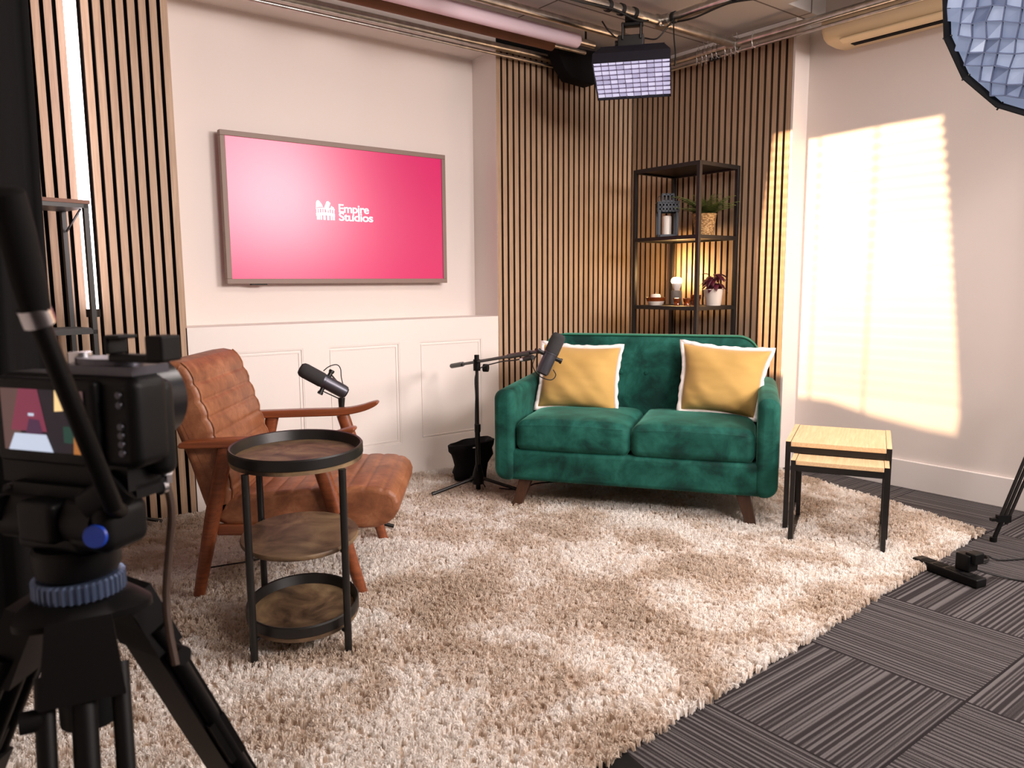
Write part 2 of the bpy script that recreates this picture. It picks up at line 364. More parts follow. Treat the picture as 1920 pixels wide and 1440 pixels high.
# slatted oak cladding: PITCH metres per slat
PITCH, SW = .044, .0290
def slats(name, p0, d, nrm, n, z0, z1):
    c = B(); d = Vector(d); nrm = Vector(nrm); p0 = Vector(p0); L = (n-1)*PITCH+SW
    ang = math.atan2(d.y, d.x)
    c.box(tuple(p0+d*L/2-nrm*.025+Vector((0, 0, (z0+z1)/2))), (L, .008, z1-z0), ang, 1)
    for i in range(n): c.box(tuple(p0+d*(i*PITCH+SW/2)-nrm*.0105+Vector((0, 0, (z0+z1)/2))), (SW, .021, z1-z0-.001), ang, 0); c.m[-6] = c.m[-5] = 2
    return struct(name, c, ['slat', 'felt', 'slatside'], smooth=0)
slats('trim_2', (-1.143, 0, 0), (1, 0, 0), (0, -1, 0), 26, .0, 2.406)
slats('trim_3', (0, -1.174, 0), (0, 1, 0), (-1, 0, 0), 27, .0, 2.406)
slats('trim_4', (-2.925-33*PITCH-SW, 0, 0), (1, 0, 0), (0, -1, 0), 34, .0, CZ-.002)
struct('trim_shadow', B().bb(-1.143, -.03, -.008, .03, 2.408, CZ), 'black_matt', smooth=0)  # black board standing in for the shadow above the slats
# right-hand wall: boxed-out pier behind the slats, then the recessed plaster wall
c = B(); c.bb(.03, .5, -1.19, .03, 0, CZ+.3); c.bb(.0, .03, -1.19, -1.176, 0, CZ); c.bb(XR, .5, YB-.2, -1.19, 0, CZ+.3); c.bb(.0, .03, -1.176, .03, 2.408, CZ)
struct('wall_right', c, 'wall', smooth=0)
struct('baseboard_right', B().bb(XR-.016, XR, YB, -1.19, 0, .148), 'wains', smooth=0, bevel=.004)
struct('wall_back', B().bb(XW-.2, .5, YB-.2, YB, 0, CZ+.1), 'wall', smooth=0)
struct('wall_window', B().bb(XW-.12, XW, YB-.2, .6, 0, CZ+.3), 'wall', smooth=0)
# the spotlight housing with its mask: an opening crossed by fine bars, seen from the lamp as the bright patch on the wall
GP = .08; KS = GP/(XR-SPOT.x)
def gob(y, z): return (SPOT.x+GP, SPOT.y+(y-SPOT.y)*KS, SPOT.z+(z-SPOT.z)*KS)
win = [(-1.03, .412), (-1.40, .405), (-1.66, .353), (-1.94, .318), (-2.08, .31), (-2.09, .413)]
zz = .47
while zz < 1.84:
    ye = -2.085+(zz-.413)*.115; k_ = min(1, (zz-.6)) if zz > .6 else 0
    win += [(ye+.022*max(0, k_), zz), (ye-.006, zz+.014), (ye-.004, zz+.040), (ye+.022*max(0, k_), zz+.0545)]; zz += .0565
win += [(-1.90, 1.873), (-1.6, 1.872), (-1.08, 1.86)]
zz = 1.80
while zz > 1.2:
    ye = -1.085+(1.86-zz)*.12; win += [(ye-.010, zz+.03), (ye+.006, zz+.01)]; zz -= .0565
win += [(-1.0, 1.17)]
pj = thing('spotlight', 'black spotlight with a window-shaped mask clamped to the ceiling pipe', 'studio light', tuple(SPOT))
G = [Vector(gob(*p)) for p in win]; gc = Vector(gob(-1.53, 1.12)); c = B(); hw, hh_ = .045, .055
O = [gc+(g_-gc)*2.3 for g_ in G]
n = len(G); vs = G+O+[g_+Vector((.0004, 0, 0)) for g_ in G]+[o_+Vector((.0004, 0, 0)) for o_ in O]
c.add(vs, [(i, (i+1) % n, n+(i+1) % n, n+i) for i in range(n)]+[(2*n+i, 3*n+i, 3*n+(i+1) % n, 2*n+(i+1) % n) for i in range(n)]+[(i, 2*n+i, 2*n+(i+1) % n, (i+1) % n) for i in range(n)])
k_ = 0; zz = 1.835
while zz > .45:
    a, b = Vector(gob(-.98, zz)), Vector(gob(-2.12, zz)); tb = max(.00014, .00110-.00007*k_)
    c.beam(a, b, tb, None, .0003); zz -= .0565; k_ += 1
for yy in (-1.275, -1.595): c.tube([gob(yy, .3), gob(yy, 1.9)], .00028, 6)
c.build('mask', 'black_matt', pj, True, smooth=0)
x0, x1 = SPOT.x-.12, SPOT.x+GP; y0, y1, z0, z1 = gc.y-.036, gc.y+.036, gc.z-.052, gc.z+.056
c = B(); t_ = .004; c.bb(x0, x0+t_, y0, y1, SPOT.z-.03, z1); c.tube([(x0+.06, SPOT.y, z1), (x0+.06, SPOT.y, z1+.03)], .01, 10)
lo = [Vector((x0, y0, SPOT.z-.03)), Vector((x0, y1, SPOT.z-.03)), Vector((x1, y1, z0)), Vector((x1, y0, z0))]; hi = [Vector((x0, y0, z1)), Vector((x0, y1, z1)), Vector((x1, y1, z1)), Vector((x1, y0, z1))]
c.add(lo+hi, [(0, 1, 2, 3), (7, 6, 5, 4), (1, 0, 4, 5), (0, 3, 7, 4), (2, 1, 5, 6)]); c.build('housing', 'black_matt', pj, True, smooth=0)

# ------------------------------------------------------------------ television
TX0, TX1, TZ0, TZ1, TY = -2.676, -1.392, 1.088, 1.822, .168
tv = thing('television', 'wall-mounted television with taupe frame showing a pink picture and white lettering', 'television', ((TX0+TX1)/2, TY, TZ0))
c = B(); fw = .025
c.bb(TX0, TX1, TY, TY+.035, TZ0, TZ0+fw); c.bb(TX0, TX1, TY, TY+.035, TZ1-fw, TZ1); c.bb(TX0, TX0+fw, TY, TY+.035, TZ0+fw, TZ1-fw); c.bb(TX1-fw, TX1, TY, TY+.035, TZ0+fw, TZ1-fw)
c.build('frame', 'tvframe', tv, True, smooth=0, bevel=.002)
B().bb(TX0+.03, TX1-.03, TY+.035, AY-.001, TZ0+.03, TZ1-.03).build('back_panel', 'blkp', tv, True, smooth=0)
scr = B().bb(TX0+fw, TX1-fw, TY+.006, TY+.02, TZ0+fw, TZ1-fw).build('screen', 'tvpic', tv, True, smooth=0)
B().bb(TX0+.12, TX0+.2, TY+.004, TY+.03, TZ0-.006, TZ0).build('sensor', 'blkp', tv, True, smooth=0)
def text(body, x, z, width, y, depth, off=.0):
    cu = bpy.data.curves.new('lettering', 'FONT'); cu.body = body; cu.size = .06; cu.extrude = depth; cu.offset = off; cu.space_character = .93
    to = bpy.data.objects.new('tmp', cu); COL.objects.link(to); bpy.context.view_layer.update()
    me = bpy.data.meshes.new_from_object(to.evaluated_get(bpy.context.evaluated_depsgraph_get())); bpy.data.objects.remove(to)
    xs = [v.co.x for v in me.vertices]; s = width/(max(xs)-min(xs)); x0 = min(xs); sz = .0418/max(v.co.y for v in me.vertices)
    b = B()
    for ox, oz in ((0, 0), (.0013, 0), (-.0013, 0), (0, .0011), (0, -.0011), (.001, .001), (-.001, -.001), (.001, -.001), (-.001, .001)): b.add([(x+(v.co.x-x0)*s+ox, y+v.co.z, z+v.co.y*sz+oz) for v in me.vertices], [tuple(p.vertices) for p in me.polygons])
    return b
text('Empire', -2.069, 1.4635, .176, TY+.005, .0006, 0).build('lettering', 'tvwhite', scr, True, smooth=0)
text('Studios', -2.069, 1.4205, .2, TY+.005, .0006, 0).build('lettering', 'tvwhite', scr, True, smooth=0)
c = B(); ex0, ew, ez0 = -2.199, .106, 1.420; yb0, yb1 = TY+.0045, TY+.0058
def poly(P): c.add([(ex0+ew*px, yb0, ez0+.1*pz) for px, pz in P]+[(ex0+ew*px, yb1, ez0+.1*pz) for px, pz in P], [tuple(range(len(P)))]+[tuple(range(len(P), 2*len(P)))[::-1]]+[(i, (i+1) % len(P), len(P)+(i+1) % len(P), len(P)+i)[::-1] for i in range(len(P))])
arc = lambda x, b, h: b+h*math.sin(math.pi*x)
for i, (a, b) in enumerate(((.03, .10), (.12, .19), (.22, .31), (.38, .49), (.58, .69), (.76, .85), (.88, .93), (.95, .99))):   # lowest row of pillars
    poly([(a, 0), (b, 0), (b, arc(b, .2, .05)), (a, arc(a, .2, .05))])
N = 12
for lo, hi, h in ((.19, .235, .05), (.245, .33, .05), (.52, .575, .06)):                   # curved ledges
    for i in range(N):
        a, b = i/N, (i+1)/N
        if lo > .5 and .42 < (a+b)/2 < .62: continue
        poly([(a, arc(a, lo, h)), (b, arc(b, lo, h)), (b, arc(b, hi, h)), (a, arc(a, hi, h))])
for a, b in ((.02, .09), (.14, .21), (.27, .34), (.39, .46), (.54, .62), (.67, .73), (.79, .85), (.91, .98)):
    poly([(a, arc(a, .3, .05)), (b, arc(b, .3, .05)), (b, arc(b, .54, .06)), (a, arc(a, .54, .06))])
poly([(.0, .6), (.2, .66), (.38, .66), (.3, .82), (.2, .95), (.13, 1.0), (.05, .96), (.01, .85)])
poly([(.44, .64), (.6, .4), (.78, .88), (.66, .98), (.57, .95)]); poly([(.76, .62), (.98, .56), (.95, .66), (.82, .74)])
c.build('emblem', 'tvwhite', scr, True, smooth=0)

# ------------------------------------------------------------------ shaggy rug
RC = [(-.385, -2.425), (-.045, -1.1), (-.045, -.012), (-4.0, -.012), (-4.02, -2.63), (-2.9, -2.565)]
def inside(x, y):
    r = np.zeros(len(x), bool); n = len(RC)
    for i in range(n):
        x1, y1 = RC[i]; x2, y2 = RC[(i+1) % n]
        if y1 == y2: continue
        cnd = ((y1 > y) != (y2 > y)) & (x < (x2-x1)*(y-y1)/(y2-y1)+x1); r ^= cnd
    return r
rug = thing('shag_rug', 'large cream and beige shaggy rug under the sofa and armchair', 'rug', (-2, -1.3, 0))
RB = [(-.415, -2.405), (-.065, -1.1), (-.065, -.02), (-3.98, -.02), (-4.0, -2.605), (-2.9, -2.54)]
c = B(); n = len(RB); c.add([(x, y, .002) for x, y in RB]+[(x, y, .012) for x, y in RB], [tuple(range(n)), tuple(range(n, 2*n))[::-1]]+[(i, (i+1) % n, n+(i+1) % n, n+i) for i in range(n)])
c.build('backing', 'rugbase', rug, True, smooth=0)
g = .0148; gx, gy = np.meshgrid(np.arange(-4.05, 0, g), np.arange(-2.66, 0, g)); gx = gx.ravel()+rng.uniform(-.5, .5, gx.size)*g; gy = gy.ravel()+rng.uniform(-.5, .5, gy.size)*g
k = inside(gx, gy); gx, gy = gx[k], gy[k]
def vnoise(x, y, fr, seed):
    r = np.random.default_rng(seed); T = r.uniform(-1, 1, (64, 64)); x = x*fr+100; y = y*fr+100; xi = np.floor(x).astype(int); yi = np.floor(y).astype(int); fx = x-xi; fy = y-yi
    fx = fx*fx*(3-2*fx); fy = fy*fy*(3-2*fy); a = T[xi % 64, yi % 64]; b = T[(xi+1) % 64, yi % 64]; cc = T[xi % 64, (yi+1) % 64]; d = T[(xi+1) % 64, (yi+1) % 64]
    return (a*(1-fx)+b*fx)*(1-fy)+(cc*(1-fx)+d*fx)*fy
def tile(a, kk): return np.repeat(a, kk)
NBL = 15; X = tile(gx, NBL); Y = tile(gy, NBL); nb = len(X)
lean = vnoise(X, Y, 3.2, 1)*2.4+vnoise(X, Y, 22, 2)*2.6; mag = .45+.35*vnoise(X, Y, 9, 3)
nt = len(gx); tth = tile(rng.uniform(0, 2*np.pi, nt), NBL); tsp = tile(rng.uniform(.1, .75, nt), NBL); th = rng.uniform(0, 2*np.pi, nb); sp_ = rng.uniform(.1, .62, nb)
dx = np.cos(lean)*mag+np.cos(tth)*tsp+np.cos(th)*sp_; dy = np.sin(lean)*mag+np.sin(tth)*tsp+np.sin(th)*sp_
hh = (.022+.004*vnoise(X, Y, 9, 4)+tile(rng.uniform(-.004, .004, nt), NBL))*rng.uniform(.82, 1.1, nb)
LL = .0155; wd = rng.uniform(.0007, .0016, nb); ph = rng.uniform(0, np.pi, nb); wx, wy = np.cos(ph)*wd, np.sin(ph)*wd
bx = X+rng.uniform(-.0045, .0045, nb)+dx*.002; by = Y+rng.uniform(-.0045, .0045, nb)+dy*.002
lv = [(0., .010, .9), (.28, .80, 1.2), (.68, 1.0, 1.0), (1., .84, .25)]
V = []
for (a, zf, ws) in lv:
    cx = bx+dx*LL*a; cy = by+dy*LL*a; cz = .010+(hh)*zf*(1-.25*a*np.minimum(1, np.hypot(dx, dy)-.3)) if a else np.full(nb, .010)
    cy = np.minimum(cy, -.006); cx = np.minimum(cx, -.028)
    V.append(np.stack([cx-wx*ws, cy-wy*ws, cz], 1)); V.append(np.stack([cx+wx*ws, cy+wy*ws, cz], 1))
V = np.stack(V, 1).reshape(-1, 3); V -= np.array([-2, -1.3, 0])
b0 = np.arange(nb)*8; F = np.concatenate([np.stack([b0+k_, b0+k_+1, b0+k_+3, b0+k_+2], 1) for k_ in (0, 2, 4)])
me = bpy.data.meshes.new('pile'); me.vertices.add(len(V)); me.vertices.foreach_set('co', V.ravel().astype(np.float32))
me.loops.add(F.size); me.loops.foreach_set('vertex_index', F.ravel().astype(np.int32)); me.polygons.add(len(F)); me.polygons.foreach_set('loop_start', np.arange(0, F.size, 4, dtype=np.int32))
me.polygons.foreach_set('use_smooth', np.ones(len(F), bool)); me.update(calc_edges=True); me.materials.append(M['shag'])
po = bpy.data.objects.new('pile', me); COL.objects.link(po); po.parent = rug; po['kind'] = 'stuff'
GZ = .03     # height on which feet stand in the pile

# ------------------------------------------------------------------ green sofa
so_ = thing('sofa', 'dark green velvet two-seater sofa with angled brown legs', 'sofa', (-1.692, -.855, 0), R(-55.47))
W0, W1 = -.102, 1.187
def vnf(p, a, sc): return noise.noise(Vector(p)*sc)*a
B().slab(rrect(W0+.05, W1-.05, .150, .298, .03), -.018, .64, .02).build('base', 'velvet', so_)
for (a, b, rs) in ((W0, -.004, [.055, .029, .034, .046]), (1.094, W1, [.029, .055, .046, .034])):
    c = B(); P = rrect(a, b, .147, .592, 0, 7, rs)
    c.slab(P, -.032, .655, .028, 6)
    # the front top edge of each arm is softer than the rest
    for i, v in enumerate(c.v):
        if v.z > .45:
            tt = max(0, (.07-(v.y+.032))/.07); v.z -= .020*tt*tt*((v.z-.45)/.14)
            v.z += .012*min(1, max(0, (v.y-.1)/.5))*((v.z-.45)/.14)
    c.build('armrest', 'velvet', so_, smooth=60)
c = B(); P = rrect(-.008, 1.098, .20, .812, 0, 9, [.02, .02, .105, .105]); c.slab(P, 0, .17, .035, 6)
lean_ = Matrix.Translation((0, .475, 0)) @ Matrix(((1, 0, 0, 0), (0, 1, .10, -.02), (0, 0, 1, 0), (0, 0, 0, 1)))
c.v = [lean_ @ v for v in c.v]; bk = c.build('backrest', 'velvet', so_, smooth=60)
pp = [lean_ @ Vector((x, .008, z)) for x, z in [p for p in P if p[1] > .45]]
pp.sort(key=lambda v: v.x); pl_ = [Vector(p) for p in P if p[1] > .45]
pts = [lean_ @ Vector((x, .010, z)) for x, z in P[9+1:30+10] if z > .5]
B().tube(pts, .0045, 8).build('piping', 'vpipe', bk)
for bxp in (.285, .415, .545):
    for bz in (.62,):
        B().lathe([(0, .006), (.008, .005), (.011, 0), (.009, -.004)], 14, lean_ @ Vector((bxp, -.001, bz)), (0, -1, 0)).build('button', 'velvet', bk)
for a, b in ((.0, .544), (.546, 1.09)):
    def puff(p, h):
        u, v = p.x/h[0], p.y/h[1]
        e = max(0, 1-u**4)*max(0, 1-v**4)
        q = p.copy()
        if p.z > 0: q.z += .022*e*(p.z/h[2])+.002*noise.noise(Vector((p.x*8, p.y*8, a*9)))
        q.y += -.006*(1-u*u)*max(0, -v)
        q.z += -.010*max(0, abs(u)-.72)*(1 if p.z > 0 else 0)*3*.3
        return q
    c = B(); c.rbox(a, b, -.02, .50, .291, .438, .04, 5, 14, puff); cs = c.build('seat_cushion', 'velvet', so_, smooth=180)
    sm = B().tube([(a+.03, -.0235, .418), (a+.15, -.0275, .424), ((a+b)/2, -.030, .427), (b-.15, -.0275, .424), (b-.03, -.0235, .418)], .0012, 6)
    sm.build('seam', 'velvet', cs)
for (fx, fy, tx_, ty_) in ((0.0, 0.0, .045, .035), (1.085, 0.0, 1.04, .035), (0.0, .60, .045, .565), (1.085, .60, 1.04, .565)):
    B().beam((fx, fy, GZ-.02), (tx_, ty_, .16), .042, .060, .035, .05, (0, 1, 0)).build('leg', 'darkleg', so_, smooth=0, bevel=.003)

# ------------------------------------------------------------------ cushions
def cushion(label, cx, cy, cz, wd_, ht, th_, lean, yaw, roll, seed, corner):
    c = thing('cushion', label, 'cushion', (0, 0, 0), 0, None)
    base = Matrix.Translation((-1.692, -.855, 0)) @ Matrix.Rotation(R(-55.47), 4, 'Z') @ Matrix.Translation((cx, cy, cz))
    Mx = base @ Matrix.Rotation(R(yaw), 4, 'Z') @ Matrix.Rotation(R(-lean), 4, 'X') @ Matrix.Rotation(R(roll), 4, 'Y')
    c.matrix_world = Matrix.Translation(Mx.translation); c.location = Mx.translation; BAS[c.name] = Matrix.Translation(Mx.translation)
    n = 34
    def outline(u, v):
        x = wd_/2*u*(1-.075*(1-v*v)); z = ht/2*v*(1-.085*(1-u*u)); x += corner*.02*u*v*abs(v); return x, z
    b = B(); vs = []; fs = []
    for side in (-1, 1):
        for i in range(n+1):
            for j in range(n+1):
                u, v = -1+2*i/n, -1+2*j/n; u = math.copysign(abs(u)**.8, u); v = math.copysign(abs(v)**.8, v); x, z = outline(u, v)
                e = (max(0, 1-abs(u)**3))**.62*(max(0, 1-abs(v)**3))**.62
                wr = noise.noise(Vector((x*5+seed, z*13+u*2, side)))*.008+noise.noise(Vector((x*14+seed, z*30, side+3)))*.003
                vs.append(Mx @ Vector((x, side*(th_/2*e+wr*min(1, e*2)), z-.012*e)))
    for s_ in (0, 1):
        o = s_*(n+1)**2
        for i in range(n):
            for j in range(n):
                q_ = (o+i*(n+1)+j, o+(i+1)*(n+1)+j, o+(i+1)*(n+1)+j+1, o+i*(n+1)+j+1); fs.append(q_ if s_ == 0 else q_[::-1])
    b.add(vs, fs); b.build('cover', 'mustard', c, True, smooth=180)
    b = B(); ring = []
    K = 30
    for s_ in range(4):
        for i in range(K):
            t_ = -1+2*i/K; u, v = [(t_, -1), (1, t_), (-t_, 1), (-1, -t_)][s_]; x, z = outline(u, v); dn = Vector([(0, -1), (1, 0), (0, 1), (-1, 0)][s_])
            w_ = .018+.006*noise.noise(Vector((i*.35+seed, s_*7, 0))); cw = max(abs(t_)-.9, 0)*10
            tdir = Vector([(1, 0), (0, 1), (-1, 0), (0, -1)][s_])*math.copysign(1, t_)
            ox = x+dn.x*w_+tdir.x*w_*cw; oz = z+dn.y*w_+tdir.y*w_*cw; yy = .010*noise.noise(Vector((i*.5+seed, s_*3, 5)))
            ring.append((Vector((x*.985, 0, z*.985)), Vector((ox, yy, oz))))
    vs = []
    for a_, b_ in ring: vs += [Mx @ (a_+Vector((0, -.002, 0))), Mx @ (b_+Vector((0, -.002, 0))), Mx @ (b_+Vector((0, .002, 0))), Mx @ (a_+Vector((0, .002, 0)))]
    n4 = len(ring); fs = []
    for i in range(n4):
        j = (i+1) % n4
        for k_ in range(4): fs.append((i*4+k_, j*4+k_, j*4+(k_+1) % 4, i*4+(k_+1) % 4))
    b.add(vs, fs); b.build('edging', 'flange', c, True, smooth=180)
    return c
cushion('mustard cushion with white edging beside the boom microphone on the sofa', .218, .395, .602, .40, .335, .15, 20, 4, 2, 3.1, 0)
cushion('mustard cushion with white edging leaning over the sofa arm nearest the oak tables', .925, .385, .610, .385, .335, .15, 20, -5, 4, 9.4, 1)

# ------------------------------------------------------------------ armchair
ac_ = thing('armchair', 'tan leather armchair with channel stitching and curved reddish wooden arms', 'armchair', (-2.828, -.948, 0), R(-35.8))
def resample(P, step=.008, closed=True):
    out = []
    for i in range(len(P)):
        a, b = Vector(P[i]), Vector(P[(i+1) % len(P)]); L = (b-a).length; k = max(1, int(L/step))
        out += [tuple(a.lerp(b, j/k)) for j in range(k)]
    return out
def channel(P, a, b, pitch, depth, nrm):     # press stitched grooves into the stretch of outline near segment a-b
    a, b = Vector(a), Vector(b); d = (b-a).normalized(); nn = Vector((-d.y, d.x)); out = []
    if nn.dot(Vector(nrm)) < 0: nn = -nn
    for p in P:
        q = Vector(p); s_ = (q-a).dot(d); off = abs((q-a).dot(nn))
        if -.01 < s_ < (b-a).length+.01 and off < .055:
            fr = (s_/pitch) % 1; g_ = math.exp(-(min(fr, 1-fr)*pitch/.006)**2); q = q-nn*depth*g_+nn*depth*.6*math.sin(math.pi*fr)
        out.append(tuple(q))
    return out
bkp = smoothpoly([(-.225, .30), (-.13, .33), (-.19, .585), (-.262, .80), (-.30, .835), (-.385, .825), (-.395, .775), (-.30, .54), (-.235, .31)], 1)
bkp = channel(resample(bkp, .005), (-.125, .34), (-.265, .80), .062, .0044, (1, .3))
bk_ = B().slab(bkp, -.275, .275, .022, 5).build('backrest', 'leather', ac_, smooth=70)
fr_ = sorted([p for p in bkp if -.31 < p[0] and p[0] > -.115-.36*(p[1]-.30)-.02 and .33 < p[1] < .83], key=lambda p: p[1])
for y_ in (-.264, .264): B().tube([(p[0], y_, p[1]) for p in fr_[::4]], .0035, 8).build('piping', 'leather', bk_)
stp = smoothpoly([(-.225, .265), (-.21, .345), (-.12, .372), (.20, .392), (.34, .392), (.405, .375), (.425, .32), (.39, .262), (.32, .240), (.2, .248), (0, .258)], 1)
stp = channel(resample(stp, .005), (-.13, .37), (.36, .395), .062, .0028, (0, 1))
B().slab(stp, -.272, .272, .020, 5).build('seat', 'leather', ac_, smooth=70)
for s_ in (-1, 1):
    y = s_*.290
    prof = [(-.305, .550), (-.29, .570), (0, .577), (.13, .577), (.20, .586), (.27, .608), (.285, .604), (.28, .590), (.225, .565), (.14, .549), (0, .547), (-.29, .541)]
    B().slab(smoothpoly(prof, 2), y-.028, y+.028, .006, 3).build('armrest', 'redwood', ac_, smooth=32)
    for (fx, tx_) in ((-.272, -.150), (.288, .135)):
        B().tube([(fx, y, GZ-.015), ((fx*.45+tx_*.55), y, .32), (tx_, y, .552)], [.015, .021, .021], 14, sq=1.25).build('leg', 'redwood', ac_)
    B().beam((-.20, y*.93, .252), (.215, y*.93, .245), .022, None, .038).build('rail', 'redwood', ac_, smooth=0, bevel=.004)
for x_, z_ in ((-.175, .25), (.19, .24)): B().beam((x_, -.27, z_), (x_, .27, z_), .03, None, .035).build('crossbar', 'redwood', ac_, smooth=0, bevel=.004)

# ------------------------------------------------------------------ round three-tier side table
stt = thing('side_table', 'three-tier oval side table with black metal legs and brown trays in front of the armchair', 'side table', (-3.036, -1.492, 0), R(65))
def oval(a, b, z0, z1, lip, mats, name):
    c = B(); n = 72
    if lip:
        prof = [(.0, z0), (a, z0), (a, z1)]
        c.lathe([(0.0001, z0+.012), (a*.985, z0+.012), (a*.985, z0), (0.0001, z0)][::-1], n, sy=b/a, mi=0)
        tr = B(); th_ = .011
        rr = [(1, z0+.012, 0), (1, z1-.004, 0), (1-.004/a, z1, 0), (1-th_/a+.004/a, z1, 0), (1-th_/a, z1-.004, 0), (1-th_/a-.008/a, z0+.0125, 0)]
        return c, rr
    c.lathe([(0.0001, z0), (a*.985, z0), (a, z0+.004), (a, z1-.003), (a*.99, z1), (0.0001, z1)], n, sy=b/a, mi=0); return c, None
def tray(a, b, z0, name):
    c, rr = oval(a, b, z0, z0+.042, True, None, name); t_ = c.build(name, 'rustic', stt)
    d = B(); d.lathe([(a*.99, z0+.012), (a, z0+.014), (a, z0+.040), (a-.004, z0+.044), (a-.010, z0+.042), (a-.016, z0+.020), (a-.018, z0+.0125), (a*.99, z0+.0122)], 72, sy=b/a, caps=False)
    d.build('rim', 'blk', t_)
tray(.238, .196, .564, 'tray'); tray(.216, .168, .078, 'tray')
c, _ = oval(.222, .174, .318, .332, False, None, ''); c.build('shelf', 'rustic', stt)
for sx_ in (-1, 1):
    for sy_ in (-1, 1):
        lx, ly = sx_*.190, sy_*.130
        c = B(); c.tube([(lx, ly, GZ-.02), (lx, ly, .566)], .0105, 14); c.tube([(lx, ly, .325), (lx*.93, ly*.93, .325)], .006, 8); c.tube([(lx, ly, .085), (lx*.9, ly*.9, .085)], .006, 8)
        c.build('leg', 'blk', stt)
B().lathe([(0, .004), (.006, .004), (.008, 0)], 12, (-.190+.0, .130+.0105, .066), (0, 1, 0)).build('bolt', 'chrome', stt)

# ------------------------------------------------------------------ nesting tables
def nest(label, x, y, w_, d_, h, fr, tb):
    rt = thing('nesting_table', label, 'side table', (x, y, 0), R(-63.3), 'oak nesting tables')
    B().bb(fr+.001, w_-fr-.001, .0, d_, h-tb, h).build('tabletop', 'oak', rt, smooth=0, bevel=.0015)
    for x0 in (0, w_-fr):
        c = B(); c.bb(x0, x0+fr, 0, fr, GZ-.01, h); c.bb(x0, x0+fr, d_-fr, d_, GZ-.01, h); c.bb(x0, x0+fr, fr, d_-fr, h-fr, h, 0); c.bb(x0, x0+fr, fr, d_-fr, GZ-.01, GZ-.01+fr)
        c.build('side_frame', 'blk', rt, smooth=0, bevel=.001)
    for x0 in (0, w_-fr): B().bb(x0, x0+fr-.0005, .0, d_, h-.0002, h+.0012).build('edge_strip', 'oak', rt, smooth=0)
    for ya_ in (.002, d_-.018): B().bb(fr, w_-fr, ya_, ya_+.016, h-tb-.026, h-tb-.001).build('crossbar', 'blk', rt, smooth=0)
    return rt
nest('taller oak-topped nesting table with black square legs right of the sofa', -1.045, -1.878, .405, .43, .411, .020, .020)
nest('shorter oak-topped nesting table pulled forward under the taller one', -1.147, -1.968, .362, .36, .361, .018, .018)
# the inner pair of boards shows oak strips on top of the side frames
# ------------------------------------------------------------------ microphones
def mic_parts(root, front, rear, sub_up, r=.031):
    front, rear = Vector(front), Vector(rear); ax = (rear-front).normalized(); L = (rear-front).length
    B().lathe([(.0001, 0), (r*.7, .0015), (r*.93, .010), (r, .022), (r, L*.47), (r*.95, L*.475)], 28, front, ax).build('windscreen', 'foam', root, True)
    b = B().lathe([(r*.93, L*.47), (r*.97, L*.475), (r*.97, L*.52), (r*.92, L*.525), (r*.92, L*.93), (r*.85, L*.985), (r*.7, L), (.0001, L)], 28, front, ax)
    body = b.build('body', 'gun', root, True)
    B().lathe([(r*.74, L-.001), (r*.66, L+.003), (.0001, L+.003)], 24, front, ax).build('switch_plate', 'blkp', body, True)
    return ax, L
M['foam'] = plain('dark_foam', (46, 45, 47), .95, bump=.5, bs=500, bd=.003)
def yoke(root, front, rear, side, mount, name='yoke'):
    front, rear, side, mount = Vector(front), Vector(rear), Vector(side).normalized(), Vector(mount); piv = front.lerp(rear, .56)
    ax = (rear-front).normalized(); side = (side-ax*side.dot(ax)).normalized()
    for s_ in (-1, 1):
        c = B(); c.tube([piv+side*s_*.028, piv+side*s_*.046], .009, 12); c.tube([piv+side*s_*.046, piv+side*s_*.056], .012, 10); c.build('knob', 'blk', root, True)
    c = B(); a_, b_ = piv+side*.040, piv-side*.040
    c.beam(a_, mount+side*.02, .010, None, .004, up=side); c.beam(b_, mount-side*.02, .010, None, .004, up=side); c.beam(mount+side*.022, mount-side*.022, .014, None, .006)
    c.build('bracket', 'blk', root, True)
m1f, m1r = (-1.758, -1.245, .868), (-1.832, -1.212, .702)
bm = thing('microphone', 'dark studio microphone with foam windscreen hung on the boom in front of the sofa', 'microphone', (-1.79, -1.22, .78))
mic_parts(bm, m1f, m1r, None)
yoke(bm, m1f, m1r, (.787, -.617, .25), (-1.800, -1.160, .792))
B().tube(spline([(-1.795, -1.13, .77), (-1.83, -1.15, .73), (-1.828, -1.19, .69), (-1.79, -1.22, .672), (-1.765, -1.225, .69), (-1.775, -1.22, .715)]), .0022, 8).build('cable', 'cable', bm, True)
bs = thing('microphone_stand', 'black tripod boom microphone stand left of the green sofa', 'microphone stand', (-1.679, -.524, 0))
c = B(); c.tube([(-1.679, -.524, .06), (-1.679, -.524, .36)], .0125, 14); c.tube([(-1.679, -.524, .34), (-1.679, -.524, .66)], .0085, 14); c.tube([(-1.679, -.524, .33), (-1.679, -.524, .37)], .016, 14)
c.build('pole', 'blk', bs, True)
cl = Vector((-1.679, -.524, .690)); mt = Vector((-1.800, -1.150, .790)); bd = (mt-cl).normalized()
c = B(); c.tube([cl-Vector((0, 0, .045)), cl+Vector((0, 0, .012))], .018, 14); c.tube([cl+Vector((0, 0, .01)), cl+Vector((0, 0, .035))], .013, 10)
c.build('clutch', 'blkp', bs, True)
c = B(); c.tube([cl+Vector((.02, -.03, -.03)), cl+Vector((.034, -.05, -.03))], .020, 16); c.build('knob', 'rubber', bs, True)
c = B(); c.tube([cl-bd*.20, mt], .0075, 12); c.tube([cl-bd*.33, cl-bd*.18], .013, 12); c.tube([cl+bd*.36, cl+bd*.58], .0115, 12); c.build('boom_arm', 'blk', bs, True)
